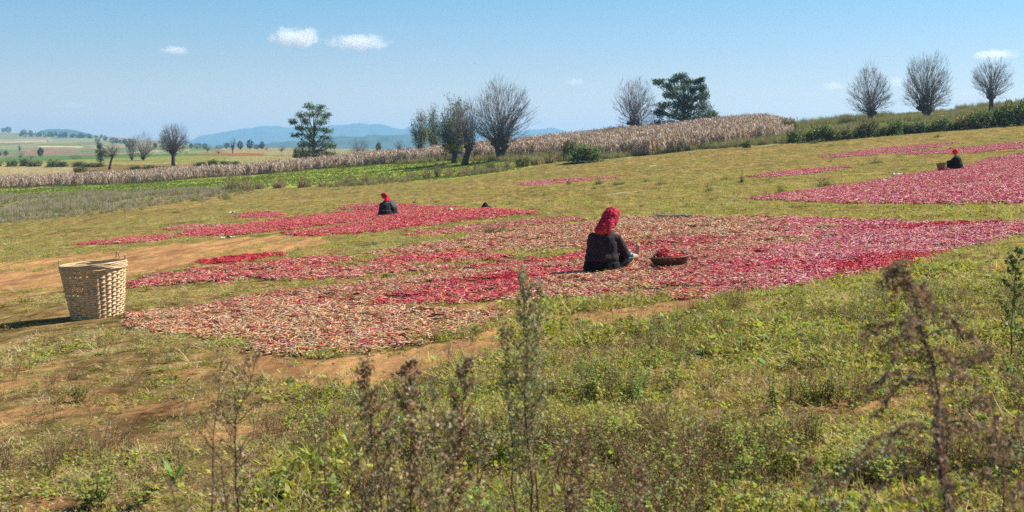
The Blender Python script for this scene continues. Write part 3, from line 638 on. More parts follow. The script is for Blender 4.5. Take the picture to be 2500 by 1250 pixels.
# ------------------------------------------------------------------ trees
BK = (.075, .055, .05)
def rdir(rng): v = rng.normal(size=3); return v / np.linalg.norm(v)
def pollard(name, px, d, top_py, wpx, label, seed, trunk_h=.27, nshoot=70, leaf=0, lean=0, knobs=1, low=.12, dense=1.0, base_py=None, col=(.135, .122, .125), group=None, tw=.16, cat='tree', bulge=.5):
    """cut-back tree: short thick trunk, swollen head, a fan of straight shoots that fork into fine twigs"""
    r_ = np.random.default_rng(seed); X, Y, Z = spot(px, d)
    if base_py is not None: Zs = CAMZ - (base_py - HY) * d / F; H = (base_py - top_py) * d / F; Z0 = Z
    else: Z0 = Z; H = (HY - F * (Z - CAMZ) / d - top_py) * d / F
    if base_py is not None: H += Zs - Z0
    Wd = wpx * d / F / 2
    e = empty(name, (X, Y, Z0 - .1), label=label, cat=cat, group=group)
    th = H * trunk_h; t = MB(); tr = H * .035 * (1 + .4 * (1 - trunk_h)); heads = []
    for k in range(knobs):
        off = (k - (knobs - 1) / 2) * H * .10; hx = off + lean * H * .25; hh = th * (1 - .12 * (k % 2))
        P = [(off * .15, 0, 0), (off * .35 + lean * H * .05, 0, hh * .35), (off * .8 + lean * H * .14, 0, hh * .75), (hx, 0, hh * 1.02)]
        t.tube(P, [tr * 1.35 / knobs ** .4, tr / knobs ** .4, tr * .95 / knobs ** .4, tr * 1.25 / knobs ** .4], 8, BK)
        for q in range(4): t.ell((hx + r_.normal(0, tr * .6), r_.normal(0, tr * .6), hh * (1 + r_.normal(0, .05))), (tr * .85, tr * .85, tr * .7), BK, 8)
        heads.append((hx, hh))
    t.build('trunk', M_bark, e, True)
    c = MB(); lf = []; cz = th + (H - th) * bulge * .9; rz_up = H - cz; rz_dn = cz - H * low
    for i in range(int(nshoot * dense)):
        hx, hh = heads[i % len(heads)]
        ph = r_.uniform(0, 6.283); u = r_.uniform(-.75, 1.0); u = u if r_.uniform() < .75 else abs(u); s_ = math.sqrt(max(0, 1 - u * u))
        lz = rz_up if u > 0 else rz_dn; k = r_.uniform(.82, 1.05) * (1 + .07 * math.sin(ph * 3 + seed) + .09 * math.sin(ph * 2 + seed * 1.7 + u * 3) + .05 * math.sin(u * 9 + seed * 2.3))
        T = np.array((s_ * math.cos(ph) * Wd * k + lean * Wd * .3 * (u + .3), s_ * math.sin(ph) * Wd * k, cz + u * lz * k))
        S = np.array((hx + r_.normal(0, tr * .8), r_.normal(0, tr * .8), hh + r_.normal(0, tr * .5)))
        mid = S + (T - S) * .42 + np.array((0, 0, .10 * np.linalg.norm((T - S)[:2]) + .03 * H * (u > 0))) + r_.normal(0, H * .012, 3)
        mid[:2] = S[:2] + (T[:2] - S[:2]) * (.34 if u > 0 else .45)
        P = [S * (1 - a) ** 2 + mid * 2 * a * (1 - a) + T * a * a for a in (0, .25, .5, .75, 1)]
        P = [P[0]] + [p + r_.normal(0, H * .006, 3) for p in P[1:]]
        br = H * .0053 * r_.uniform(.7, 1.2); cc = np.array(col) * r_.uniform(.75, 1.25)
        c.tube([tuple(p) for p in P], [br, br * .8, br * .6, br * .42, br * .2], 3, cc, False)
        Ls = np.linalg.norm(T - S)
        for j in range(9):
            a = r_.uniform(.28, .97); k0 = int(a * 4); f_ = a * 4 - k0; b0 = P[k0] * (1 - f_) + P[min(k0 + 1, 4)] * f_
            dr = P[min(k0 + 1, 4)] - P[k0]; dr = dr / (np.linalg.norm(dr) + 1e-9) if np.linalg.norm(dr) > 1e-6 else np.array((0, 0, 1.))
            dv = dr + rdir(r_) * .55 + np.array((0, 0, .12)); dv /= np.linalg.norm(dv); ll = Ls * tw * r_.uniform(.6, 1.3) * (1.15 - a * .4)
            e1_ = b0 + dv * ll * .5 + r_.normal(0, ll * .04, 3); e2_ = e1_ + (dv + rdir(r_) * .25 + np.array((0, 0, .1))) * ll * .5
            c.tube([tuple(b0), tuple(e1_), tuple(e2_)], [br * .34, br * .26, br * .1], 3, cc * 1.1, False)
            for q in range(2):
                dv2 = dv + rdir(r_) * .6; dv2 /= np.linalg.norm(dv2); s0 = b0 + (e1_ - b0) * r_.uniform(.5, 1.2)
                c.tube([tuple(s0), tuple(s0 + dv2 * ll * .45)], [br * .2, br * .08], 3, cc * 1.15, False)
            if leaf and r_.uniform() < leaf: lf += [e2_ + r_.normal(0, .25, 3) for _ in range(5)] + [e1_ + r_.normal(0, .25, 3) for _ in range(3)]
    for i in range(int(nshoot * 12 * dense)):      # brush of fine outer twigs
        q = rdir(r_); ph = math.atan2(q[1], q[0]); k = r_.uniform(.55, .97) * (1 + .07 * math.sin(ph * 3 + seed) + .09 * math.sin(ph * 2 + seed * 1.7 + q[2] * 3) + .05 * math.sin(q[2] * 9 + seed * 2.3)); lz = rz_up if q[2] > 0 else rz_dn
        b0 = np.array((q[0] * Wd * k + lean * Wd * .3 * (q[2] + .3), q[1] * Wd * k, cz + q[2] * lz * k)); dv = b0 - np.array((heads[0][0], 0, th * .8)); dv /= np.linalg.norm(dv); dv = dv + rdir(r_) * .35 + np.array((0, 0, .15)); dv /= np.linalg.norm(dv); ll = H * r_.uniform(.05, .13)
        c.tube([tuple(b0), tuple(b0 + dv * ll)], [H * .0014, H * .0006], 3, np.array(col) * r_.uniform(.8, 1.3), False)
    c.build('crown', M_twig, e)
    if lf:
        l_ = MB(); l_.leaves(np.array(lf), .24, pcol([(.17, .21, .07), (.24, .25, .10), (.13, .17, .07)], len(lf), r_), asp=.5, rng=r_, droop=.3); l_.build('foliage', M_treeleaf, e)
    return e
def leafy_tree(name, px, d, top_py, wpx, base_py, label, seed, lobes, trunk=.12, col=((.035, .075, .035), (.055, .10, .045), (.025, .055, .03)), lsize=.28, nleaf=90, trunk_r=.03, group=None, cat='tree', nl=1.0, asp=.5, lean=0):
    """lobes: (u, v, ru, rv) clump centres in units of half width / height above the base"""
    r_ = np.random.default_rng(seed); X, Y, Z = spot(px, d); Zs = CAMZ - (base_py - HY) * d / F; H = (base_py - top_py) * d / F + (Zs - Z); Wd = wpx * d / F / 2
    e = empty(name, (X, Y, Z - .1), label=label, cat=cat, group=group)
    t = MB(); tr = H * trunk_r
    t.tube([(0, 0, 0), (lean * H * .05, 0, H * trunk * .6), (lean * H * .1, 0, H * trunk * 1.3), (lean * H * .1, 0, H * .55), (0, 0, H * .8)], [tr * 1.4, tr, tr * .85, tr * .5, tr * .15], 8, BK)
    lf = []; sz = []
    for (u, v, ru, rv) in lobes:
        for rep in range(2):
            ang = r_.uniform(-1.0, 1.0) if rep else 0
            dep = r_.uniform(-.55, .55) * math.sqrt(max(0.05, 1 - u * u)) * Wd
            C = np.array((u * Wd * (1 - .1 * rep), dep, v * H)); st = np.array((0, 0, H * (trunk + (v - trunk) * .45 if v > trunk else v * .8)))
            md = st + (C - st) * .5 + np.array((0, 0, -.02 * H)) + r_.normal(0, .02 * H, 3)
            t.tube([tuple(st), tuple(md), tuple(C)], [tr * .38, tr * .25, tr * .1], 5, np.array(BK) * 1.1, False)
            ns = int(11 * nl)
            for s_ in range(ns):
                q = rdir(r_); sc_ = C + q * np.array((ru * Wd, ru * Wd * .9, rv * H)) * r_.uniform(.35, .95) ; 
                n_ = int(nleaf / 7 / 2 * r_.uniform(.6, 1.4)); 
                lf.append(sc_ + r_.normal(size=(n_, 3)) * np.array((ru * Wd * .26, ru * Wd * .26, rv * H * .30)))
                if r_.uniform() < .6: t.tube([tuple(C), tuple(sc_)], [tr * .12, tr * .04], 3, BK, False)
    t.build('trunk', M_bark, e, True)
    lf = np.concatenate(lf); l_ = MB(); l_.leaves(lf, lsize, pcol(col, len(lf), r_), asp=asp, rng=r_, up=.2); l_.build('crown', M_treeleaf, e)
    return e
pollard('pollard_tree', 1222, 178, 188, 150, 'tallest bare tree, swollen double trunk head with a wide fan of shoots, before the cornfield', 1, .21, 120, knobs=2, low=.14, bulge=.42, base_py=385)
pollard('pollard_tree', 1134, 176, 240, 84, 'bare forked tree growing close beside the tallest tree, shoots leaning towards it', 2, .27, 60, lean=.35, low=.25, base_py=388)
pollard('pollard_tree', 1110, 182, 248, 88, 'green leafed bushy tree behind the bare forked tree at the corn edge', 3, .20, 100, leaf=1.0, low=.14, base_py=378, bulge=.42)
pollard('slender_tree', 1026, 222, 265, 40, 'thin pale leafed tree of a slender pair rising behind the corn, open gappy crown', 4, .14, 34, leaf=1.0, low=.12, base_py=362, tw=.2, group=None)
pollard('slender_tree', 1056, 226, 263, 36, 'taller upright tree of the slender pair behind the corn, nearer the green bushy tree', 5, .16, 32, leaf=1.0, low=.14, base_py=362, tw=.2)
pollard('pollard_tree', 423, 268, 302, 80, 'dense round bare tree with stout dark trunk casting shade on the brown bank', 6, .30, 130, low=.24, base_py=395, bulge=.45, col=(.085, .07, .06))
pollard('pollard_tree', 267, 265, 350, 46, 'stunted bare tree with leaning stump and a lopsided brush of shoots', 7, .52, 60, lean=.55, low=.40, base_py=397, bulge=.35, col=(.085, .065, .06))
pollard('bare_tree', 350, 330, 322, 62, 'pale leafless many stemmed tree between the stunted tree and the dense round one', 8, .10, 80, low=.05, base_py=379, col=(.14, .115, .105))
pollard('bare_tree', 322, 345, 330, 30, 'narrow grey leafless tree touching the pale many stemmed tree', 9, .10, 45, low=.06, base_py=378, col=(.10, .09, .085))
pollard('bare_tree', 876, 285, 332, 56, 'low round leafless tree with purple grey twigs alone behind the corn', 10, .06, 80, low=.05, base_py=378, col=(.09, .065, .07), bulge=.3)
pollard('pollard_tree', 1550, 225, 193, 100, 'bare tree beside the large evergreen on the corn ridge', 11, .27, 95, knobs=2, low=.06, base_py=312, bulge=.42)
pollard('bare_tree', 1598, 232, 262, 50, 'small reddish twiggy tree squeezed between the bare tree and the large evergreen', 12, .12, 60, low=.06, base_py=308, col=(.15, .09, .08))
pollard('pollard_tree', 2125, 188, 152, 106, 'spindle shaped bare tree, first of three on the grassy ridge counted from the evergreen', 13, .17, 100, low=.10, base_py=282, bulge=.36)
pollard('pollard_tree', 2262, 186, 130, 124, 'largest of the three bare trees on the grassy ridge, twin trunks from the ground', 14, .16, 135, knobs=2, low=.12, base_py=272, bulge=.40)
pollard('pollard_tree', 2420, 190, 142, 96, 'smallest bare tree on the grassy ridge, short stout trunk, nearest the bushy thicket', 15, .30, 90, low=.22, base_py=256, bulge=.42)
leafy_tree('evergreen_tree', 766, 242, 248, 118, 376, 'tall dark evergreen with layered open crown, distant hills behind it', 21,
  [(-.15, .93, .30, .06), (.25, .90, .25, .06), (-.6, .80, .28, .06), (.05, .80, .35, .06), (.5, .78, .25, .06), (-.85, .68, .18, .05), (-.3, .68, .3, .06), (.35, .67, .3, .06), (-.6, .58, .25, .045), (.0, .56, .35, .06), (.55, .55, .25, .05),
   (-.75, .47, .2, .04), (-.1, .44, .38, .06), (.45, .42, .3, .06), (-.2, .31, .4, .07), (.4, .30, .35, .07), (.8, .30, .2, .06), (.0, .18, .4, .07), (.6, .18, .3, .06), (.85, .14, .2, .06), (-.35, .14, .25, .06)], .12, nleaf=230, lsize=.30, trunk_r=.028,
  col=((.07, .11, .06), (.11, .155, .08), (.05, .08, .05), (.15, .19, .10)))
leafy_tree('evergreen_tree', 740, 218, 340, 56, 388, 'small bushy evergreen in front of the tall layered evergreen', 22, [(0, .85, .4, .12), (-.5, .6, .45, .14), (.5, .6, .45, .14), (0, .55, .5, .16), (-.7, .4, .3, .1), (.7, .4, .3, .1), (0, .3, .5, .12)], .1, nleaf=260, lsize=.22,
  col=((.045, .08, .04), (.07, .11, .05), (.035, .06, .035)))
leafy_tree('evergreen_tree', 1672, 232, 185, 172, 306, 'large broad dark evergreen on the ridge above the cornfield', 23,
  [(-.8, .90, .18, .05), (-.3, .93, .2, .06), (-.1, 1.0, .2, .05), (.1, .92, .16, .05), (.3, .90, .14, .04), (.42, .93, .1, .04), (-.5, .82, .22, .07), (-.1, .80, .26, .08), (.25, .76, .2, .07), (.5, .80, .16, .07), (-.45, .66, .25, .07), (-.05, .64, .28, .08), (.3, .62, .24, .07),
   (.55, .64, .2, .07), (-.6, .50, .25, .07), (-.2, .48, .28, .08), (.2, .46, .26, .07), (.6, .48, .22, .08), (-.75, .36, .2, .07), (-.35, .32, .3, .08), (.05, .30, .26, .08), (.45, .32, .3, .09), (.75, .34, .2, .09), (-.6, .17, .3, .08), (-.2, .15, .3, .08), (.3, .15, .3, .08), (.7, .18, .26, .1), (.9, .16, .14, .1), (.95, .06, .12, .06), (-.85, .12, .15, .06)],
  .1, nleaf=430, lsize=.32, trunk_r=.035, lean=-.3, col=((.05, .09, .045), (.08, .12, .055), (.03, .06, .032), (.12, .16, .075)))
leafy_tree('evergreen_tree', 246, 300, 345, 30, 385, 'dark green bushy tree behind the stunted leaning tree', 24, [(0, .8, .6, .15), (-.3, .5, .6, .15), (.4, .5, .6, .15), (0, .25, .8, .18)], .1, nleaf=200, lsize=.3)

# far trees, each one by itself
def small_tree(px, d, hpx, wpx, kind, label, seed, group):
    r_ = np.random.default_rng(seed); X, Y, Z = spot(px, d); H = hpx * d / F; W_ = wpx * d / F / 2
    e = empty('far_tree', (X, Y, Z - .2), label=label, cat='tree', group=group)
    t = MB(); t.tube([(0, 0, 0), (0, 0, H * .5)], [H * .04, H * .02], 5, BK)
    if kind == 'bare':
        for k in range(40):
            q = rdir(r_); T = np.array((q[0] * W_, q[1] * W_, H * (.58 + .42 * q[2]))); t.tube([(0, 0, H * .15), tuple(np.array((0, 0, H * .4)) * .6 + T * .4), tuple(T)], [H * .012, H * .008, H * .004], 3, (.12, .095, .09), False)
        t.build('trunk', M_twig, e); n_ = 130; q = r_.normal(size=(n_, 3)); q /= np.linalg.norm(q, axis=1)[:, None]; q *= r_.uniform(.5, 1, (n_, 1))
        l_ = MB(); l_.leaves(q * np.array((W_, W_, H * .42)) + np.array((0, 0, H * .58)), H * .08, (.13, .105, .10), asp=.2, rng=r_); l_.build('crown', M_twig, e)
    else:
        t.build('trunk', M_twig, e); n_ = 420; q = r_.normal(size=(n_, 3)); q /= np.linalg.norm(q, axis=1)[:, None]; q *= r_.uniform(.55, 1.05, (n_, 1)) * (1 + .2 * np.sin(q[:, :1] * 7 + seed) * np.cos(q[:, 2:] * 6))
        l_ = MB(); l_.leaves(q * np.array((W_, W_, H * .43)) + np.array((0, 0, H * .55)), H * .11, pcol([(.035, .07, .035), (.05, .09, .04)] if kind == 'green' else [(.09, .11, .05), (.12, .12, .06)], n_, r_), asp=.7, rng=r_); l_.build('crown', M_treeleaf, e)
FT = [(8, 2450, 11, 9, 'green', 'smaller of the two trees crowning the far field ridge'), (20, 2400, 14, 13, 'green', 'bigger of the two trees crowning the far field ridge'),
 (58, 2300, 11, 14, 'green', 'round tree at the start of the far pine belt'), (2, 700, 14, 14, 'bare', 'grey tree cut by the frame above the green far field'), (14, 690, 12, 10, 'green', 'small dark tree beside the grey tree above the green far field'),
 (48, 900, 16, 10, 'bare', 'lone upright grey tree above the pale stubble strip'), (49, 560, 16, 20, 'bare', 'round grey tree standing in the green far field'), (76, 545, 11, 22, 'bare', 'low spreading grey bush tree beside the round one in the far field'),
 (98, 620, 20, 12, 'green', 'dark tree with pale top beside the low spreading bush tree'), (102, 750, 14, 12, 'bare', 'thin grey tree just behind the dark far field tree'), (117, 1500, 7, 8, 'bare', 'tiny tree on the brown strip under the pine belt'),
 (238, 1500, 11, 12, 'green', 'last small tree of the pine belt where it thins out'), (256, 1700, 9, 8, 'green', 'tiny dark tree between the pine belt and the round pair'), (275, 1450, 14, 15, 'green', 'round dark tree on the skyline above the stunted leaning tree'),
 (285, 1460, 12, 7, 'green', 'slim tree touching the round dark skyline tree'), (295, 1440, 11, 11, 'green', 'first of two dark trees beyond the round skyline pair'), (304, 1450, 13, 8, 'green', 'second taller of two dark trees beyond the round skyline pair'), (317, 900, 24, 22, 'olive', 'olive tree behind the narrow grey tree'),
 (379, 950, 13, 8, 'green', 'tiny pointed tree seen just before the dense round bare tree'), (183, 430, 11, 30, 'olive', 'low olive bush mass on the valley edge'), (466, 900, 12, 8, 'green', 'small tree emerging behind the dense round tree'),
 (482, 850, 14, 22, 'green', 'broad dark tree at the foot of the hills'), (500, 800, 13, 12, 'green', 'dark pointed tree next to the broad one at the foot of the hills'), (507, 560, 20, 24, 'bare', 'wide grey tree by the red soil line'), (535, 800, 10, 18, 'green', 'low dark tree beyond the wide grey tree'),
 (553, 800, 14, 13, 'green', 'dark round tree before the tall grey spindle tree'), (568, 470, 34, 18, 'bare', 'tall grey spindle tree on the pale rise'), (586, 700, 20, 13, 'olive', 'airy tree beside the tall grey spindle tree'), (610, 700, 22, 15, 'green', 'dark tree on the pale rise before the hills'),
 (627, 720, 12, 16, 'green', 'low dark tree beside the one on the pale rise'), (640, 720, 18, 10, 'olive', 'slim tree at the end of the pale rise row'), (650, 640, 9, 16, 'bare', 'small grey bush tree past the pale rise row'), (687, 480, 18, 22, 'bare', 'round grey bush tree near the small evergreen'),
 (924, 420, 24, 12, 'olive', 'slim green tree between the low round tree and the next bare one'), (974, 520, 26, 24, 'bare', 'small bare tree on the low rise before the hills'), (948, 520, 6, 5, 'green', 'tiny dark shrub tree on the low rise'), (534, 430, 12, 14, 'bare', 'low grey bush tree on the red soil line')]
for i, (px_, d_, h_, w_, k_, lb) in enumerate(FT): small_tree(px_, d_, h_ * 1.2, w_ * 1.2, k_, lb, 300 + i, 'small trees scattered over the far farmland')
# pine belt on the far ridge: one mass
mb = MB(); r_ = np.random.default_rng(5)
for i in range(90):
    p_ = r_.uniform(46, 262); dd_ = r_.uniform(2000, 2350); X, Y, Z = spot(p_, dd_); h = r_.uniform(5, 10) * dd_ / F * (1 - .25 * (p_ > 220)); w_ = h * .45
    q = r_.normal(size=(60, 3)); q /= np.linalg.norm(q, axis=1)[:, None]; mb.leaves(q * np.array((w_, w_, h * .5)) + np.array((X, Y, Z + h * .5)), h * .28, (.03, .065, .04), asp=.8, rng=r_)
mb.build('far_wood', M_treeleaf, None, label='belt of dark pines along the far ridge', cat='wood', kind='stuff')

# ------------------------------------------------------------------ shrubs and tufts
def shrub_mesh(seed, col, n_=900, lsize=.13, flat=1.0, spiky=0, gaps=.35):
    r_ = np.random.default_rng(seed); f = MB(); q = r_.normal(size=(n_, 3)); q /= np.linalg.norm(q, axis=1)[:, None]; q[:, 2] = np.abs(q[:, 2])
    lump = 1 + .28 * np.sin(q[:, 0] * 5 + seed) * np.cos(q[:, 1] * 4 + seed * 2) + .2 * np.sin(q[:, 2] * 8 + seed)
    rad = (r_.uniform(.35, 1.0, n_) ** .5 * lump)[:, None]
    P = q * rad * np.array((.5, .45, .95 * flat)); P[:, 2] += .02
    f.leaves(P, lsize, pcol(col, n_, r_, .2), asp=.45, rng=r_, up=.3)
    t = MB()
    for k in range(26 + spiky):
        v = rdir(r_); v[2] = abs(v[2]) + .5; v = v / np.linalg.norm(v) * np.array((.45, .4, .95 * flat)) * (1.25 if k >= 26 else 1)
        t.tube([(0, 0, 0), tuple(v * .5 + r_.normal(0, .03, 3)), tuple(v)], [.018, .011, .005], 3, (.12, .085, .05), False)
    return f.mesh('foliage'), t.mesh('stems')
def tuft_mesh(seed, cols, n_=120, lean=.35):
    r_ = np.random.default_rng(seed); f = MB()
    blades(f, n_, .34, .95, cols, lean, .016, r_)
    s = MB()
    for k in range(14):
        a = r_.uniform(0, 6.28); b = .25 * math.sqrt(r_.uniform()); p0 = np.array((b * math.cos(a), b * math.sin(a), 0)); p1 = p0 + np.array((r_.normal(0, .15), r_.normal(0, .15), r_.uniform(.7, 1.15)))
        s.tube([tuple(p0), tuple(p1)], [.010, .004], 3, (.22, .15, .09), False)
        s.leaves(p1 + r_.normal(0, .05, (10, 3)) * np.array((1, 1, 2.2)), .07, (.24, .165, .10), asp=.4, rng=r_)
    return f.mesh('foliage'), s.mesh('stems')
DKG = [(.09, .13, .04), (.14, .19, .06), (.06, .09, .035), (.24, .27, .10)]
OLV = [(.14, .15, .05), (.20, .18, .07), (.10, .12, .045), (.24, .20, .09)]
TUF = [(.27, .23, .11), (.35, .28, .15), (.20, .20, .08), (.42, .34, .20)]
SH = {}
for nm, cs in (('dark', DKG), ('olive', OLV)):
    SH[nm] = [shrub_mesh(40 + i * 7 + (nm == 'olive') * 50, cs, spiky=10) for i in range(3)]
SH['weedy'] = [tuft_mesh(90 + i, [(.11, .15, .05), (.16, .20, .06), (.20, .22, .08), (.08, .12, .04), (.28, .25, .12)], 110, .95) for i in range(4)]
SH['tuft'] = [tuft_mesh(70 + i, TUF) for i in range(4)]
for k in SH:
    for a_, b_ in SH[k]: a_.materials.append(M_treeleaf if k not in ('tuft', 'weedy') else M_dry); b_.materials.append(M_twig)
_sc = 0
def shrub(name, kind, px, py, hpx, wpx, label, group=None, cat='shrub', d=None, dy=0):
    global _sc
    if d is None: X, Y = at(px, py)
    else: X, Y = (px - CX) / F * d, d
    Z = G1(X, Y); a_, b_ = SH[kind][_sc % len(SH[kind])]; _sc += 1
    e = empty(name, (X, Y, Z - .03), (0, 0, random.uniform(0, 6.28)), label=label, cat=cat, group=group); e.scale = (wpx * Y / F, wpx * Y / F * .9, hpx * Y / F)
    for me, nm in ((a_, 'foliage'), (b_, 'stems')):
        o = bpy.data.objects.new(nm, me); link(o, e)
ORD = ['first', 'second', 'third', 'fourth', 'fifth', 'sixth', 'seventh', 'eighth', 'ninth', 'tenth', 'eleventh', 'twelfth', 'thirteenth', 'fourteenth', 'fifteenth', 'sixteenth', 'seventeenth', 'eighteenth', 'nineteenth', 'twentieth', 'twenty-first', 'twenty-second', 'twenty-third', 'twenty-fourth', 'twenty-fifth', 'twenty-sixth', 'twenty-seventh', 'twenty-eighth', 'twenty-ninth', 'thirtieth']
shrub('shrub', 'dark', 1428, 395, 44, 96, 'big bright green bush at the foot of the cornfield bank', None)
shrub('shrub', 'dark', 1390, 390, 52, 48, 'taller spiky part shrub pressed against the big bright green bush', None)
shrub('shrub', 'dark', 1824, 361, 20, 28, 'small dark green bush alone under the end of the corn')
shrub('shrub', 'dark', 1792, 290, 14, 52, 'low green bush on the skyline just past the large evergreen', d=236)
shrub('shrub', 'olive', 1885, 300, 22, 68, 'olive bush on the skyline above the end of the corn', d=215)
shrub('shrub', 'olive', 1838, 300, 16, 40, 'low tan bush between the two skyline bushes', d=225)
shrub('shrub', 'olive', 1928, 322, 34, 50, 'brownish bush where the corn meets the hedge bank', d=178)
tufts = [(565, 468, 30, 46), (600, 466, 34, 44), (632, 462, 20, 30), (683, 459, 22, 44), (742, 458, 26, 44), (790, 455, 14, 36), (852, 452, 24, 40), (893, 448, 24, 34), (935, 445, 14, 24), (958, 444, 16, 24), (1002, 440, 22, 34), (1042, 436, 26, 34), (1068, 433, 34, 24), (1096, 430, 20, 28), (1130, 430, 22, 44), (1165, 425, 22, 40), (1200, 420, 24, 44), (1240, 414, 24, 44), (1275, 408, 28, 44), (1310, 402, 26, 44), (1345, 398, 26, 44)]
for i, (a_, b_, h_, w_) in enumerate(tufts):
    shrub('weed_tuft', 'tuft' if i not in (16, 18) else 'olive', a_, b_, h_, w_, f'{ORD[i]} brown weed tuft along the green strip, counted from the purple weeds', 'weed tufts along the far edge of the field', 'weed tuft')
k = 0
for i, a_ in enumerate(np.linspace(1945, 2360, 15)):
    py_ = np.interp(a_, [1930, 2200, 2500], [350, 329, 303]); hh = [42, 50, 46, 40, 34, 44, 48, 36, 46, 50, 34, 30, 40, 34, 38][i]
    shrub('hedge_shrub', ['dark', 'olive', 'dark', 'dark', 'olive'][i % 5], a_ + (i * 37 % 11) - 5, py_, hh * [.85, .6, .95, .7][i % 4], [52, 38, 60, 44][i % 4], f'{ORD[i]} shrub of the dark hedge under the grassy ridge, counted from the corn', 'shrubs of the hedge along the bank', 'shrub')
for i, (a_, b_, h_, w_, kd) in enumerate([(2395, 313, 48, 62, 'dark'), (2440, 309, 56, 66, 'dark'), (2485, 306, 62, 66, 'dark'), (2530, 302, 66, 70, 'dark')]):
    shrub('thicket_shrub', kd, a_, b_, h_, w_, f'{ORD[i]} bush of the big thicket by the smallest ridge tree', 'bushes of the thicket at the top of the bank', 'shrub')
for i, a_ in enumerate([-10, 30, 62, 85, 130, 152, 190, 215, 240]):
    shrub('field_bush', 'dark' if i % 3 else 'olive', a_, 403, [14, 17, 20, 16, 18, 15, 14, 11, 11][i], 38, f'{ORD[i]} low dark bush of the row behind the corn, counted from the frame edge', 'low bushes between the far fields', 'bush', d=318 - i * 4)
for i, (a_, h_) in enumerate([(195, 16), (330, 10), (365, 10), (490, 12), (520, 16), (548, 12), (575, 10)]):
    shrub('field_bush', 'dark' if i else 'olive', a_, 398, h_, 34, ['brown bush on the brown bank edge', 'low bush in the shade before the dense round tree', 'bush at the edge of the round tree shade', 'low bush just past the dense round tree', 'dark bush on the bank near the grey spindle tree', 'small dark bush under the grey spindle tree', 'last low bush of the bank before the evergreens'][i], 'low bushes between the far fields', 'bush', d=262)
# skyline and slope vegetation, weed strips, corn: masses
n_ = 2600; y = np.sqrt(RNG.uniform(14 ** 2, 80 ** 2, n_)); x = RNG.uniform(-.42, .42, n_) * y; z = ground(x, y); px, py = proj(x, y, z)
k = (RNG.uniform(size=n_) < sstep(.42, .62, fbm(x * .35, y * .35, 171, 4)) * np.interp(y, [14, 30, 80], [1, .8, .5])) & ~in_beds(px, py) & (py > curve(FIELD_TOP, px)) & ~inpoly(px, py, PATH); x, y, z = x[k], y[k], z[k]
scatter('field_herbs', np.stack([x, y, z - .005], 1), RNG.choice([0, 1, 0, 2, 5, 6, 7, 8], len(x)), RNG.uniform(.6, 1.3, len(x)), C_SP, tilt=.2, hs=.7, label='scattered sprouts standing above the short field grass', cat='sprouts')
C_TALL = source('tall_source', [tuft_mesh(200 + i, TUF, 40)[0] for i in range(3)] + [tuft_mesh(210 + i, [(.22, .26, .08), (.30, .31, .12), (.17, .22, .07)], 40)[0] for i in range(3)] + [tuft_mesh(220 + i, [(.40, .33, .24), (.48, .40, .29), (.30, .29, .15), (.36, .31, .30)], 40, .3)[0] for i in range(3)] + [tuft_mesh(230 + i, [(.13, .20, .03), (.18, .23, .04), (.15, .19, .04)], 60, .3)[0] for i in range(2)], M_dry)
def region(name, n_, pxr, dr, test, pick, scale, coll, label, cat, tilt=.12):
    u = RNG.uniform(pxr[0], pxr[1], n_); d_ = np.sqrt(RNG.uniform(dr[0] ** 2, dr[1] ** 2, n_)); X = (u - CX) / F * d_; Z = ground(X, d_); _, v = proj(X, d_, Z)
    k = test(u, v, d_, X); X, d_, Z, u, v = X[k], d_[k], Z[k], u[k], v[k]
    scatter(name, np.stack([X, d_, Z - .02], 1), pick(len(X)), RNG.uniform(.7, 1.25, len(X)) * scale(u, d_, X), coll, tilt=tilt, label=label, cat=cat)
region('ridge_grass', 11000, (1850, 2700), (128, 232), lambda u, v, d, X: (v < curve(FIELD_TOP, u) - 3) & (RNG.uniform(size=len(u)) < .5 + .5 * fbm(X * .15, d * .15, 7, 3)), lambda n: RNG.choice([0, 1, 2, 3, 4, 5], n),
       lambda u, d, X: .45 + .75 * sstep(.5, .72, fbm(X * .12, d * .12, 3, 3)), C_TALL, 'long green and tan grass on the ridge slope under the three bare trees', 'grass')
region('purple_weeds', 16000, (-120, 650), (82, 182), lambda u, v, d, X: (v < curve(FIELD_TOP, u) + 16 + (fbm(X * .12, d * .12, 4, 4) - .5) * 50) & (RNG.uniform(size=len(u)) < .12 + .88 * sstep(22, -22, v - curve(FIELD_TOP, u))) & (RNG.uniform(size=len(u)) < sstep(655, 520, u)) & (v > curve(GREEN_BOT, u) - 1) & (RNG.uniform(size=len(u)) < sstep(.30, .55, fbm(X * .15, d * .15, 14, 3)) * .6 + .08), lambda n: RNG.choice([6, 7, 8, 8, 0, 1, 3, 5], n),
       lambda u, d, X: (.25 + .55 * fbm(X * .25, d * .25, 2, 3)) * (.45 + .55 * sstep(90, 128, d)), C_TALL, 'hazy strip of dry purple brown flowering weeds', 'weeds')
region('green_crop', 24000, (-150, 1350), (120, 205), lambda u, v, d, X: (v < curve(GREEN_BOT, u) - 1) & (v > curve(GREEN_TOP, u)), lambda n: RNG.choice([9, 10, 10], n), lambda u, d, X: .13 + .1 * fbm(X * .5, d * .5, 3, 2), C_TALL, 'bright green crop strip in front of the corn', 'crop')
region('bank_weeds', 7000, (960, 1960), (136, 200), lambda u, v, d, X: (v < curve([(960, 404), (1100, 392), (1345, 397), (1500, 387), (1700, 367), (1960, 346)], u)) & (v > curve([(960, 398), (1100, 380), (1250, 380), (1345, 384), (1500, 374), (1700, 357), (1960, 336)], u)), lambda n: RNG.choice([0, 1, 2, 3, 4], n), lambda u, d, X: .6 + .5 * fbm(X * .3, d * .3, 2, 3), C_TALL, 'tangled tan and green weeds on the bank below the corn', 'weeds')
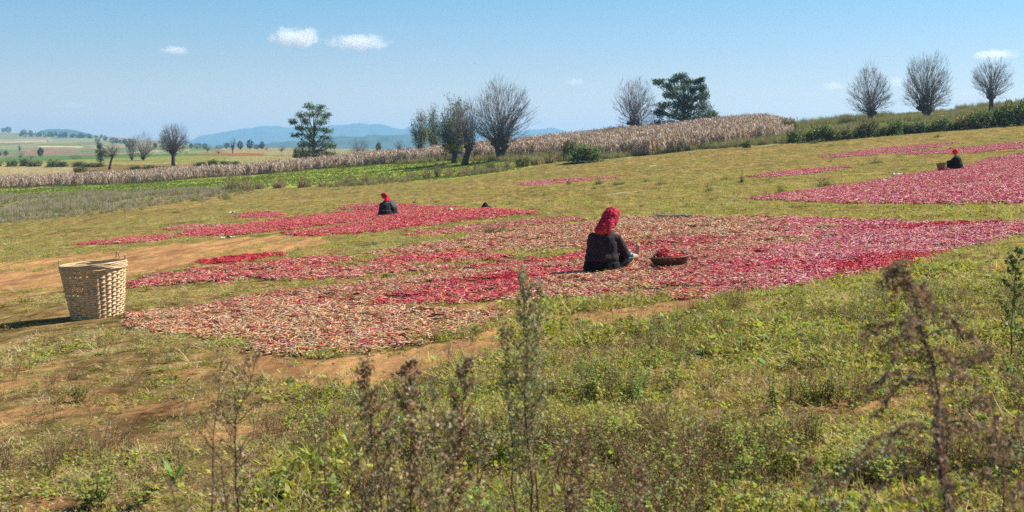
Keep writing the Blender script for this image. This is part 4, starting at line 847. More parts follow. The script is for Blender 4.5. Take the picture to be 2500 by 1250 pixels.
region('edge_weeds', 2600, (540, 1400), (134, 172), lambda u, v, d, X: (np.abs(v - curve([(540, 470), (640, 462), (742, 456), (893, 448), (1042, 436), (1200, 418), (1345, 396), (1400, 393)], u)) < 5) & (RNG.uniform(size=len(u)) < sstep(.40, .60, fbm(X * .22, d * 0, 33, 3))), lambda n: RNG.choice([0, 1, 2, 3], n), lambda u, d, X: .35 + .55 * fbm(X * .3, d * .1, 12, 2), C_TALL, 'ragged grass along the lip between green strip and field', 'grass')
# corn
def corn_mesh(seed):
    r_ = np.random.default_rng(seed); mb = MB(); H = 2.0; cs = [(.50, .39, .30), (.62, .50, .40), (.31, .22, .155), (.72, .61, .51)]
    for st in range(3):
        ox, oy = r_.normal(0, .28, 2); top = (ox + r_.normal(0, .06), oy + r_.normal(0, .06), H * r_.uniform(.85, 1.05)); mb.tube([(ox, oy, 0), top], [.02, .009], 3, (.30, .22, .14), False)
        for k in range(9):
            h = H * r_.uniform(.25, .95); th = r_.uniform(0, 6.28); dv = np.array((math.cos(th), math.sin(th), 0)); L_ = r_.uniform(.35, .65); s_ = np.array((-dv[1], dv[0], 0)) * .045
            b0 = np.array((ox, oy, h)); p1 = b0 + dv * L_ * .4 + np.array((0, 0, .22)); p2 = b0 + dv * L_ * .75 + np.array((0, 0, r_.uniform(-.2, .05))); p3 = b0 + dv * L_ * .8 + np.array((0, 0, -.45))
            mb.raw([b0 - s_ * .5, b0 + s_ * .5, p1 + s_, p1 - s_, p2 + s_ * .9, p2 - s_ * .9, p3], [(0, 1, 2, 3), (3, 2, 4, 5), (5, 4, 6)], pcol(cs, 1, r_)[0])
        for k in range(4):
            q = rdir(r_); mb.tube([top, tuple(np.array(top) + np.array((q[0] * .12, q[1] * .12, .22)))], [.008, .003], 3, (.42, .33, .22), False)
    return mb.mesh('corn')
C_CORN = source('corn_source', [corn_mesh(i) for i in range(5)], M_dry)
CF = ([-300, 0, 600, 900, 1100, 1250, 1350, 1500, 1700, 1860, 1935], [206, 205, 202, 205, 196, 184, 170, 158, 153, 152, 158])
CBk = ([-300, 0, 600, 900, 1250, 1500, 1700, 1935], [216, 218, 220, 224, 236, 244, 244, 230])
region('cornfield', 26000, (-150, 1935), (155, 246), lambda u, v, d, X: (d > np.interp(u, *CF) + (fbm(X * .3, d * .3, 9, 2) - .5) * 3) & (d < np.interp(u, *CBk)), lambda n: RNG.integers(0, 5, n), lambda u, d, X: (.90 + .25 * (fbm(X * .4, d * .4, 9, 3) - .5)) * (1 - .45 * sstep(1860, 1935, u)) * (.86 + .14 * sstep(700, 1300, u)), C_CORN, 'ripe dry corn standing in a long tan field up the slope', 'cornfield', .05)
# ------------------------------------------------------------------ tall weeds close to the camera
def W3(px, py, d): return np.array(((px - CX) / F * d, d, CAMZ - (py - HY) * d / F))
DW = [(.29, .195, .12), (.36, .25, .155), (.19, .125, .08), (.44, .33, .21)]
DWG = [(.36, .31, .17), (.28, .30, .13), (.42, .35, .21), (.24, .27, .12)]
def dry_weed(path, d, nb, blen, label, seed, droop=.0, rise=.6, cols=DW, bits=26, bare_to=.12, tilt_plane=.6, stem=.0042, bit=.011, dn=.6, group='tall dry weeds standing close to the camera', side=1.0):
    """path: pixels of the stem from the top down to the last one seen; it is carried on to the ground"""
    r_ = np.random.default_rng(seed); P = [W3(a, b, d) for a, b in path][::-1]
    lo = P[0]; dv = P[0] - P[1]; gz = G1(lo[0], lo[1]); k = (gz - lo[2]) / dv[2] if dv[2] < 0 else 0
    base = np.array((lo[0] + dv[0] * k * .5, lo[1], gz - .02)); P = [base] + P; base = base.copy()
    e = empty('dry_weed', tuple(base), label=label, cat='weed', group=group); P = [p - base for p in P]
    cum = np.concatenate([[0], np.cumsum([np.linalg.norm(P[i + 1] - P[i]) for i in range(len(P) - 1)])]); T = cum[-1]
    def pt(t): return np.array([np.interp(t * T, cum, [p[j] for p in P]) for j in range(3)])
    ts = np.linspace(0, 1, 16); sp = [pt(t) + (r_.normal(0, .004, 3) if 0 < t < 1 else 0) for t in ts]
    s = MB(); s.tube([tuple(p) for p in sp], [stem * (1.15 - t * .95) for t in ts], 5, (.085, .05, .045), False)
    h = MB(); C = []; 
    for i in range(nb):
        t = bare_to + (1 - bare_to) * ((i + r_.uniform(0, .8)) / nb); b0 = pt(min(t, .99)); L_ = blen * (1 - t) ** .55 * r_.uniform(.6, 1.15) + blen * .12
        th = r_.uniform(0, 6.283); dh = np.array((math.cos(th), math.sin(th) * tilt_plane, 0)); dh /= np.linalg.norm(dh) + 1e-9
        q = b0.copy(); v = dh * side + np.array((0, 0, rise)); v /= np.linalg.norm(v); Q = [q.copy()]; n_ = 7
        for j in range(n_):
            q = q + v * L_ / n_; Q.append(q.copy()); v = v + np.array((0, 0, -droop / n_ * 2.4)) + r_.normal(0, .07, 3); v /= np.linalg.norm(v)
        s.tube([tuple(x_) for x_ in Q], [stem * .32 * (1 - .8 * j / n_) + .0004 for j in range(n_ + 1)], 3, (.19, .125, .08), False)
        m_ = int(bits * dn * (L_ / blen + .3))
        for j in range(m_):
            u = r_.uniform(.18, 1) * n_; a_ = int(min(u, n_ - 1)); C.append(Q[a_] + (Q[a_ + 1] - Q[a_]) * (u - a_) + r_.normal(0, .0070, 3) + np.array((0, 0, -.004)))
        for j in range(2):   # short side sprays
            u = r_.integers(2, n_); v2 = (Q[u] - Q[u - 1]); v2 = v2 / np.linalg.norm(v2) + rdir(r_) * .7; e2 = Q[u] + v2 * L_ * .16
            s.tube([tuple(Q[u]), tuple(e2)], [stem * .14, .0003], 3, (.19, .125, .08), False)
            for z_ in range(int(min(bits, 60) * .3)): C.append(Q[u] + (e2 - Q[u]) * r_.uniform(.2, 1.05) + r_.normal(0, .006, 3))
    for j in range(int(nb * bits * .12 * dn)): C.append(pt(r_.uniform(.55, 1.0)) + r_.normal(0, .009, 3))
    s.build('stem', M_twig, e, True)
    if len(C): h.leaves(np.array(C), bit, pcol(cols, len(C), r_, .25), asp=.62, rng=r_, jit=.5); h.build('seed_heads', M_dry, e)
    return e
dry_weed([(2212, 640), (2232, 740), (2262, 860), (2282, 960), (2292, 1060), (2305, 1180), (2312, 1260)], 3.1, 44, .40, 'tallest dark weed with feathery drooping side plumes, out of focus', 1, droop=.85, rise=.65, bits=180, bit=.0098, bare_to=.30, stem=.0066, dn=1.0, cols=[(.24, .16, .105), (.31, .22, .14), (.17, .115, .08), (.38, .28, .18)])
dry_weed([(2420, 960), (2440, 1100), (2452, 1260)], 3.0, 20, .26, 'short brown weed near the frame edge beyond the tallest weed', 2, droop=.7, rise=.5, bits=40, bare_to=.5)
dry_weed([(2490, 940), (2500, 1080), (2505, 1260)], 3.05, 14, .18, 'brown weed cut by the frame edge', 3, droop=.7, rise=.5, bits=44, bare_to=.5)
dry_weed([(2180, 1090), (2220, 1180), (2260, 1260)], 2.9, 10, .13, 'low tangled weed at the foot of the tallest weed', 4, droop=.5, bits=34, bare_to=.5)
dry_weed([(1935, 1075), (1965, 1130), (2010, 1190), (2050, 1260)], 2.9, 14, .09, 'dark curving weed stalk leaning away from the tallest weed', 5, droop=.3, rise=.5, bits=26, bare_to=.55)
dry_weed([(1272, 672), (1280, 760), (1287, 860), (1283, 960), (1290, 1060), (1300, 1260)], 4.2, 56, .22, 'tall slender weed with upright leafy sprays crossing the red chilli bed', 6, rise=1.9, cols=DWG, bits=38, bare_to=.34, bit=.011, stem=.0045, side=.8)
dry_weed([(1225, 800), (1236, 900), (1246, 1000), (1252, 1100), (1256, 1260)], 4.25, 22, .14, 'thin weed stem close beside the tall slender weed, shorter', 7, rise=1.8, cols=DWG, bits=24, bare_to=.5)
dry_weed([(1312, 700), (1310, 800), (1300, 900), (1296, 1000), (1305, 1130), (1312, 1260)], 4.3, 26, .15, 'second leaning stem rising just behind the tall slender weed', 8, rise=1.9, cols=DWG, bits=26, bare_to=.5)
g = 'dense clump of brown weeds in front of the earth patch'
for i, (a_, b_, x2, d_, nb_, lb) in enumerate([(893, 888, 925, 3.7, 46, 'brown weed spike at the outer side of the dense clump, nearest the bare forked sprig'), (1000, 885, 1002, 3.8, 58, 'straightest and thickest brown weed spike in the middle of the dense clump'), (1138, 880, 1110, 3.9, 46, 'brown weed spike of the dense clump leaning towards the tall slender weed'),
    (946, 1000, 950, 3.6, 34, 'shorter weed filling the gap before the thickest spike of the clump'), (1058, 960, 1050, 3.7, 36, 'curly topped weed just behind the thickest spike'), (1088, 1010, 1070, 3.6, 34, 'low bushy weed between two tall spikes of the clump'), (1180, 1040, 1165, 3.8, 26, 'sparse low weed at the inner edge of the clump'), (862, 1030, 885, 3.6, 26, 'low weed at the outer foot of the dense clump')]):
    dry_weed([(a_, b_), ((a_ * 2 + x2) / 3, b_ + 110), (x2, 1150), (x2, 1260)], d_, int(nb_ * (1.0 if i < 3 else .6)), (.145 if i < 3 else .17), lb, 20 + i, rise=1.5, bits=34, bare_to=.38, cols=DW if i < 3 else DW + DWG, bit=.011, group=g, stem=.0042, side=1.0, dn=.68)
dry_weed([(628, 868), (600, 960), (575, 1050), (570, 1100), (582, 1260)], 4.0, 34, .22, 'brown forked sprig leaning over the grass below the basket side bed', 40, rise=1.2, bits=24, bare_to=.42, bit=.009, stem=.005)
dry_weed([(545, 850), (540, 940), (520, 1060), (516, 1260)], 4.1, 16, .15, 'thin upright bare stalk beside the brown forked sprig', 41, rise=1.5, bits=14, bare_to=.5, bit=.008, stem=.004)
dry_weed([(430, 950), (470, 1030), (530, 1110), (560, 1260)], 4.0, 18, .16, 'wispy side stalk leaning away from the brown forked sprig', 42, rise=1.0, bits=13, bare_to=.5, bit=.008, stem=.003)
dry_weed([(415, 1175), (425, 1215), (440, 1262)], 3.6, 12, .12, 'short dark weed near the bottom edge below the broad leaved plant', 43, rise=.9, bits=20, bare_to=.5, bit=.009)
dry_weed([(1418, 1050), (1422, 1150), (1424, 1262)], 3.9, 18, .13, 'thin dry stalk alone between the slender weed and the green leafy one', 44, rise=1.2, bits=22, bare_to=.5)
dry_weed([(1372, 1090), (1380, 1180), (1385, 1262)], 3.9, 18, .13, 'feathery low brown weed beside the thin dry stalk', 45, rise=.9, bits=30, bare_to=.45)
dry_weed([(1560, 1130), (1555, 1200), (1552, 1262)], 3.9, 12, .11, 'low dry weed behind the pale green leafy weed', 46, rise=1.0, bits=20, bare_to=.5)
dry_weed([(790, 1060), (795, 1160), (800, 1262)], 4.0, 14, .11, 'small dry weed between the forked sprig and the dense clump', 47, rise=1.1, bits=18, bare_to=.5)
dry_weed([(2482, 610), (2478, 690), (2470, 770), (2468, 830)], 8.2, 26, .20, 'tall thin green weed near the frame edge in the right field grass', 48, rise=1.2, cols=[(.10, .14, .05), (.14, .18, .06)], bits=22, bare_to=.15, bit=.022, group=None)
def herb(px, py, d, hpx, n_, ls, label, seed, col=GREENS, group='green leafy weeds rising from the near grass', spread=.25):
    r_ = np.random.default_rng(seed)
    if d is None: X, Y = at(px, py)
    else: X, Y = (px - CX) / F * d, d
    Z = G1(X, Y); H = hpx * Y / F; e = empty('leafy_weed', (X, Y, Z - .01), label=label, cat='weed', group=group); s = MB(); l_ = MB()
    for k in range(3 + n_ // 30):
        q = np.array((r_.normal(0, spread * .5), r_.normal(0, spread * .4), 1.0)); top = q / q[2] * H * r_.uniform(.6, 1); s.tube([(0, 0, 0), tuple(top * .5 + r_.normal(0, .01, 3)), tuple(top)], [.003, .0022, .001], 4, (.10, .11, .04), False)
        for j in range(n_ // 4):
            t = r_.uniform(.15, 1); b0 = top * t; th = r_.uniform(0, 6.283); dv = np.array((math.cos(th), math.sin(th), r_.uniform(.0, .7))); L_ = ls * r_.uniform(.6, 1.2) * (1.2 - .6 * t); sd_ = np.array((-math.sin(th), math.cos(th), 0)) * L_ * .2
            p1 = b0 + dv * L_ * .5; p2 = b0 + dv * L_ + np.array((0, 0, -L_ * .35)); l_.raw([b0, p1 + sd_, p2, p1 - sd_, p1 + np.array((0, 0, L_ * .03))], [(0, 4, 1), (0, 3, 4), (4, 2, 1), (3, 2, 4)], pcol(col, 1, r_)[0])
    s.build('stem', M_twig, e); l_.build('foliage', M_leaf, e)
BRG = [(.14, .26, .05), (.18, .32, .07), (.11, .20, .05)]
for i, a_ in enumerate([(1474, 938, None, 78, 90, .05, 'leafy green weed standing alone below the seated person, clear of the beds', GREENS), (1655, 905, None, 56, 50, .05, 'small leafy weed a step further along from the lone leafy green weed', GREENS), (1888, 1010, None, 120, 80, .05, 'dark stemmed weed with broad yellow green top leaves', GREENS + YELS), (2022, 985, None, 90, 60, .05, 'dark stemmed leafy weed between the broad topped one and the drooping plumes', GREENS),
    (1606, 0, 4.3, 330, 150, .035, 'tall pale green feathery weed rising from the bottom edge', BRG), (1330, 0, 4.4, 160, 110, .05, 'pale green leafy weed at the foot of the slender weed', BRG), (1440, 0, 4.2, 130, 120, .05, 'low bright green weed by the thin dry stalk', BRG), (1185, 700, None, 60, 40, .04, 'small green weed poking up by the palest chilli bed', GREENS), (2350, 840, None, 60, 60, .05, 'low dark bush weed behind the drooping plumes', GREENS),
    (2490, 960, None, 110, 130, .06, 'dark green broad leaved weed cut by the frame edge', [(.10, .19, .06), (.14, .25, .07)]), (640, 930, None, 30, 40, .04, 'green sprout patch at the edge of the bare earth', GREENS), (190, 980, None, 60, 90, .05, 'dark green rosette weed in the open grass under the basket', GREENS), (690, 1230, None, 90, 80, .05, 'green leafy weed near the bottom beside the small dry weed', GREENS),
    (230, 1245, None, 110, 200, .06, 'dark green weedy clump at the bottom corner beside the bare earth mound', GREENS), (350, 1240, None, 80, 120, .06, 'yellow green weedy clump next to the dark bottom corner clump', GREENS + YELS), (1250, 960, None, 80, 60, .05, 'dark leaf weed with a black seed head behind the slender weed', [(.05, .09, .03), (.08, .12, .04)])]):
    herb(a_[0], a_[1], a_[2], a_[3], int(a_[4] * (.6 if a_[5] >= .06 else 1)), a_[5], a_[6], 60 + i, a_[7], spread=.9 if a_[4] >= 90 and a_[5] >= .05 else .3)
# plant with upright sword leaves
X, Y = at(425, 1190); e = empty('sword_leaf_plant', (X, Y, G1(X, Y)), label='plant with a fan of bright green sword shaped leaves', cat='plant'); r_ = np.random.default_rng(3)
for k in range(8):
    mb = MB(); th = r_.uniform(0, 6.28); ln = r_.uniform(.1, .55); L_ = r_.uniform(.10, .17); dv = np.array((math.cos(th) * ln, math.sin(th) * ln, 1)); sd_ = np.array((-math.sin(th), math.cos(th), 0)) * .013
    b0 = np.zeros(3); p1 = dv * L_ * .5; p2 = dv * L_ + np.array((math.cos(th), math.sin(th), 0)) * .03
    mb.raw([b0 - sd_ * .4, b0 + sd_ * .4, p1 + sd_, p1 - sd_, p2], [(0, 1, 2, 3), (3, 2, 4)], (.17, .33, .07)); mb.build('leaf', M_leaf, e)
# weeds out on the field
for i, (a_, b_, h_, w_, kd, lb) in enumerate([(1196, 569, 26, 46, 'dark', 'green bushy weed between two thin chilli strips'), (1228, 569, 24, 40, 'tuft', 'dry brown weed touching the green bushy one between the strips'), (1811, 446, 32, 14, 'dark', 'upright dark weed at the tip of the thin upper chilli strip'), (1905, 472, 22, 34, 'olive', 'weed with a stalk above the big far chilli bed tip'), (2015, 457, 24, 66, 'olive', 'wide dark low bush at the rim of the big far chilli bed'),
    (1730, 468, 20, 26, 'olive', 'small weed halfway between pipe and thin upper strip'), (1612, 452, 16, 26, 'olive', 'weed above the thin stick on the ground'), (1388, 451, 16, 16, 'dark', 'dark weed just under the small middle chilli strip'), (1462, 450, 18, 30, 'olive', 'weed under the far end of the small middle chilli strip'), (1510, 452, 18, 40, 'olive', 'wider weed by the white scrap'), (1450, 462, 12, 14, 'dark', 'tiny dark weed below the middle strip'),
    (1575, 445, 10, 30, 'olive', 'low weed past the white scrap'), (1770, 440, 12, 40, 'olive', 'low spreading weed before the thin upper strip'), (2140, 398, 12, 50, 'olive', 'weed patch under the upper right strip'), (990, 600, 18, 40, 'dark', 'low green weed patch under the far red beds'), (912, 600, 16, 20, 'dark', 'bright small weed below the far red bed'), (1245, 500, 10, 24, 'dark', 'dark little weed beyond the black cloth heap'), (1012, 496, 12, 14, 'dark', 'single green sprout behind the crouching pair'),
    (1300, 512, 9, 34, 'olive', 'flat weed beyond the end of the long red bed'), (1880, 440, 10, 24, 'olive', 'low weed between the two upper strips'), (2455, 391, 7, 30, 'dark', 'pale green weed at the rim above the big far bed'), (430, 520, 10, 24, 'olive', 'low weed on the field below the purple weeds'), (1330, 478, 9, 30, 'olive', 'faint weed in the middle of the open field'), (1990, 350, 8, 40, 'olive', 'low weed under the hedge'), (2290, 335, 8, 30, 'olive', 'weed under the hedge close to the turbaned worker')]):
    shrub('field_weed', kd if kd == 'tuft' else 'weedy', a_, b_, h_, w_ * .8, lb, 'single weeds scattered over the field', 'weed')

# ------------------------------------------------------------------ baskets
BAM = (.68, .49, .27)
def slope_rot(X, Y):
    gx = (G1(X + .6, Y) - G1(X - .6, Y)) / 1.2; gy = (G1(X, Y + .6) - G1(X, Y - .6)) / 1.2
    nrm = Vector((-gx, -gy, 1)).normalized(); return Vector((0, 0, 1)).rotation_difference(nrm).to_euler()
def woven_basket(px, d, H, r0, r1, label, rows=20, stakes=40, col=BAM, handles=True, seed=1, rot=None, rimh=.09, gap=1.05):
    r_ = np.random.default_rng(seed); X, Y, Z = spot(px, d); e = empty('woven_basket', (X, Y, Z + .005), tuple(rot or slope_rot(X, Y)), label=label, cat='basket')
    def rad(h): t = h / H; return r0 + (r1 - r0) * t ** .85
    ph0 = r_.uniform(0, 6)
    for i in range(stakes):
        th = 2 * math.pi * i / stakes; mb = MB(); V = []
        hs = np.linspace(0, H, 7); wd = 2 * math.pi * r0 / stakes * .40
        tn = np.array((-math.sin(th), math.cos(th), 0)); ra = np.array((math.cos(th), math.sin(th), 0))
        for h in hs:
            c0 = ra * rad(h) * (1 + .010 * math.sin(2 * th + 1) + .006 * math.sin(3 * th + h * 5)) + np.array((0, 0, h)); V += [c0 - tn * wd - ra * .003, c0 + tn * wd - ra * .003, c0 + tn * wd + ra * .003, c0 - tn * wd + ra * .003]
        Fc = [(a * 4 + k, a * 4 + (k + 1) % 4, a * 4 + 4 + (k + 1) % 4, a * 4 + 4 + k) for a in range(6) for k in range(4)]
        mb.raw(V, Fc, np.array(col) * r_.uniform(.75, 1.1)); mb.build('stake', M_bamboo, e)
    n_ = stakes * 4; h_in = H - rimh
    for j in range(rows):
        h = (j + .55) * h_in / rows; half = h_in / rows * .5 * (gap + .16) * r_.uniform(.85, 1.08); V = []; cc = []
        cj = np.array(col) * r_.uniform(.8, 1.12)
        sag = r_.uniform(-1, 1, 3) * .004
        for k in range(n_):
            th = 2 * math.pi * k / n_; w_ = math.sin(math.pi * k / 4 + math.pi * j + math.pi / 2); o_ = .0060 * w_
            hh = h + sag[0] * math.sin(th + j) + sag[1] * math.sin(2 * th + j * 2)
            rr_ = rad(hh) * (1 + .010 * math.sin(2 * th + 1) + .006 * math.sin(3 * th + h * 5)) + o_; bul = .004
            for (dz, dr) in ((-half, -.0015), (0, bul), (half, -.0015), (0, -.004)):
                V.append((rr_ * math.cos(th) + dr * math.cos(th), rr_ * math.sin(th) + dr * math.sin(th), hh + dz))
            cc += [cj * (.74 + .42 * ((math.sin((k // 4) * 12.9898 + j * 78.233) * 43758.5453) % 1.0)) * (.82 + .3 * float(vnoise(th * 2, h * 6, 7)))] * 4
        Fc = [(k * 4 + a, ((k + 1) % n_) * 4 + a, ((k + 1) % n_) * 4 + (a + 1) % 4, k * 4 + (a + 1) % 4) for k in range(n_) for a in range(4)]
        mb = MB(); mb.raw(V, Fc, np.array(cc)); mb.build('weaver', M_bamboo, e, True)
    for j in range(5):      # bound rim
        V = []; hh = H - rimh + (j + .5) * rimh / 5; mb = MB()
        for lay in (0, 1):
            P = [((rad(H) + .008 * (1 - 2 * lay) + .004 * math.sin(9 * t + j * 2)) * math.cos(t), (rad(H) + .008 * (1 - 2 * lay) + .004 * math.sin(9 * t + j * 2)) * math.sin(t), hh + .004 * math.sin(7 * t + j + 2 * lay)) for t in np.linspace(0, 2 * math.pi, 60)]
            mb.tube(P, rimh / 9, 5, np.array(col) * r_.uniform(.85, 1.1), False)
        mb.build('rim_band', M_bamboo, e, True)
    mb = MB(); mb.rings([(0, 0, .012, r0 * .98, r0 * .98), (0, 0, .022, r0 * .98, r0 * .98)], 28, np.array(col) * .8); mb.build('base', M_bamboo, e)
    if handles:
        for th in (3.2, 3.34, 1.02, .10):
            a_ = th - .10; b_ = th + .10; mb = MB(); P = []
            for t in np.linspace(0, 1, 9):
                an = a_ + (b_ - a_) * t; P.append(((rad(H) + .004) * math.cos(an), (rad(H) + .004) * math.sin(an), H - .06 + (.155 if th in (1.02,) else .13) * math.sin(math.pi * t) ** .6))
            mb.tube(P, .0085, 6, np.array(col) * .6); mb.build('handle', M_bamboo, e, True)
    return e
woven_basket(238, 17.0, .715, .325, .420, 'tall pale bamboo basket with open top and small loop handles', 21, 32, handles=True)
woven_basket(2301, 51.6, .36, .17, .195, 'small brown square looking basket in front of the turbaned worker', 9, 22, (.27, .165, .10), False, 3, rimh=.04, gap=.98)
# shallow basket of chillies
X, Y, Z = spot(1637, 17.35)
e = empty('shallow_basket', (X, Y, Z + .01), tuple(slope_rot(X, Y)), label='shallow brown round basket beside the seated person, heaped with red chillies', cat='basket'); r_ = np.random.default_rng(9)
SBC = (.115, .065, .038)
for j in range(8):
    V = []; h = .006 + j * .016; n_ = 112
    for k in range(n_):
        th = 2 * math.pi * k / n_; rr_ = .195 + h * .52 + .004 * math.sin(math.pi * k / 2 + math.pi * j)
        for (dz, dr) in ((-.0085, 0), (0, .003), (.0085, 0), (0, -.003)): V.append(((rr_ + dr) * math.cos(th), (rr_ + dr) * math.sin(th), h + dz + .004 * math.sin(2 * th)))
    mb = MB(); mb.raw(V, [(k * 4 + a, ((k + 1) % n_) * 4 + a, ((k + 1) % n_) * 4 + (a + 1) % 4, k * 4 + (a + 1) % 4) for k in range(n_) for a in range(4)], np.array(SBC) * r_.uniform(.8, 1.3)); mb.build('weaver', M_bamboo, e, True)
for k in range(28):
    th = 2 * math.pi * k / 28; ra = np.array((math.cos(th), math.sin(th), 0)); mb = MB(); mb.tube([tuple(ra * .197 + np.array((0, 0, 0))), tuple(ra * .264 + np.array((0, 0, .128)))], .005, 4, SBC); mb.build('stake', M_bamboo, e)
mb = MB()
for l_ in (0, 1, 2):
    mb.tube([((.264 + .006 * math.sin(14 * t + l_ * 2)) * math.cos(t), (.264 + .006 * math.sin(14 * t + l_ * 2)) * math.sin(t), .130 + .006 * math.cos(14 * t + l_ * 2) + .006 * math.sin(2 * t)) for t in np.linspace(0, 2 * math.pi, 90)], .0075, 5, (.20, .13, .08), False)
mb.build('rim', M_bamboo, e, True)
mb = MB(); mb.rings([(0, 0, .002, .19, .19), (0, 0, .012, .195, .195)], 24, SBC); mb.build('base', M_bamboo, e)
mb = MB(); r_ = np.random.default_rng(10)
for i in range(620):
    q = .235 * math.sqrt(r_.uniform()); t = r_.uniform(0, 6.283); x_, y_ = q * math.cos(t), q * math.sin(t)
    top = .142 + .085 * math.exp(-(((x_ + .085) / .10) ** 2 + (y_ / .15) ** 2)) + .02 * (1 - q / .24)
    chilli(mb, (x_, y_, top * r_.uniform(.88, 1.0) - .02 * (q > .2)), r_.uniform(0, 6.283), r_.uniform(.06, .095), r_.uniform(.005, .008), pcol(REDS if r_.uniform() < .8 else PINKS, 1, r_)[0], 4, r_, r_.normal(0, .25))
mb.rings([(0, 0, .02, .19, .19), (-.0, 0, .09, .225, .225), (-.04, 0, .125, .17, .19), (-.085, 0, .19, .06, .08)], 20, (.25, .012, .015))
mb.build('heaped_chillies', M_chilli, None, True, loc=(X, Y, Z + .01), label='heap of glossy dark red chillies piled in the shallow basket', cat='chillies', kind='stuff')

# ------------------------------------------------------------------ people
def plaid_mat():
    m, n, o = new_mat('plaid_cloth'); L = n.links.new; tc = n.nodes.new("ShaderNodeTexCoord"); sep = n.nodes.new("ShaderNodeSeparateXYZ"); L(tc.outputs['Object'], sep.inputs[0])
    def line(out, freq, off, lo):
        a = n.nodes.new("ShaderNodeMath"); a.operation = 'MULTIPLY_ADD'; L(out, a.inputs[0]); a.inputs[1].default_value = freq; a.inputs[2].default_value = off
        f = n.nodes.new("ShaderNodeMath"); f.operation = 'FRACT'; L(a.outputs[0], f.inputs[0]); g = n.nodes.new("ShaderNodeMath"); g.operation = 'LESS_THAN'; L(f.outputs[0], g.inputs[0]); g.inputs[1].default_value = lo; return g.outputs[0]
    def mx(f, a, b):
        t = n.nodes.new("ShaderNodeMixRGB"); L(f, t.inputs[0])
        for i, c in ((1, a), (2, b)):
            if hasattr(c, 'links'): L(c, t.inputs[i])
            else: t.inputs[i].default_value = (*c, 1)
        return t.outputs[0]
    c = mx(line(sep.outputs['Z'], 22, .1, .45), (.66, .012, .09), (.34, .006, .05)); c2 = mx(line(sep.outputs['X'], 20, .2, .45), c, (.34, .006, .05)); c3 = mx(line(sep.outputs['Z'], 44, .3, .10), c2, (.75, .16, .03)); c4 = mx(line(sep.outputs['X'], 40, .5, .09), c3, (.65, .10, .05))
    p = n.nodes.new("ShaderNodeBsdfPrincipled"); p.inputs['Roughness'].default_value = .85; p.inputs['Specular IOR Level'].default_value = .15; L(c4, p.inputs['Base Color'])
    t = n.nodes.new("ShaderNodeBsdfTranslucent"); L(c4, t.inputs[0]); s = n.nodes.new("ShaderNodeMixShader"); s.inputs[0].default_value = .2; L(p.outputs[0], s.inputs[1]); L(t.outputs[0], s.inputs[2])
    ns = n.nodes.new("ShaderNodeTexNoise"); ns.inputs['Scale'].default_value = 28; b = n.nodes.new("ShaderNodeBump"); b.inputs['Strength'].default_value = .7; b.inputs['Distance'].default_value = .02; L(tc.outputs['Object'], ns.inputs['Vector']); L(ns.outputs['Fac'], b.inputs['Height']); L(b.outputs[0], p.inputs['Normal'])
    L(s.outputs[0], o.inputs[0]); return m
M_plaid = plaid_mat()
def soft(mb, name, mat, parent, voxel, smooth=4, folds=0, fscale=.12, col=None, loc=None):
    me = mb.mesh('tmp'); o = bpy.data.objects.new('tmp', me); sc.collection.objects.link(o)
    r = o.modifiers.new('r', 'REMESH'); r.mode = 'VOXEL'; r.voxel_size = voxel
    s = o.modifiers.new('s', 'SMOOTH'); s.factor = .5; s.iterations = smooth
    dg = bpy.context.evaluated_depsgraph_get(); dg.update(); m2 = bpy.data.meshes.new_from_object(o.evaluated_get(dg))
    sc.collection.objects.unlink(o); bpy.data.objects.remove(o)
    n_ = len(m2.vertices); V = np.empty(n_ * 3, np.float32); m2.vertices.foreach_get('co', V); V = V.reshape(-1, 3).astype(float)
    if folds:
        N = np.empty(n_ * 3, np.float32); m2.vertices.foreach_get('normal', N); N = N.reshape(-1, 3)
        f = (fbm(V[:, 0] / fscale + V[:, 1] / fscale * .7, V[:, 2] / fscale * .45 + V[:, 1] / fscale, 3, 3) - .5) * 2
        f2 = (np.abs(vnoise(V[:, 0] / fscale * 1.8 + V[:, 2] / fscale * .6, V[:, 1] / fscale * 1.6 - V[:, 2] / fscale * .5, 9) - .5) * 2 - .5)
        V = V + N * ((f + f2 * .7) * folds)[:, None]; m2.vertices.foreach_set('co', V.astype(np.float32).ravel())
    for q in list(m2.attributes):
        if q.name == 'Col': m2.attributes.remove(q)
    c = np.tile(np.array(col, float), (n_, 1)) if not callable(col) else col(V)
    a = m2.attributes.new('Col', 'FLOAT_COLOR', 'POINT'); a.data.foreach_set('color', np.hstack([c, np.ones((n_, 1))]).astype(np.float32).ravel())
    m2.polygons.foreach_set('use_smooth', [True] * len(m2.polygons)); m2.update(); m2.name = name; m2.materials.clear(); m2.materials.append(mat)
    o2 = bpy.data.objects.new(name, m2); link(o2, parent); return o2
SKIN = (.44, .27, .18)
def limb(mb, P, R_, sides=12): mb.tube(P, R_, sides, SKIN); [mb.ell(P[i], (R_[i],) * 3, SKIN, 10) for i in range(len(P))]
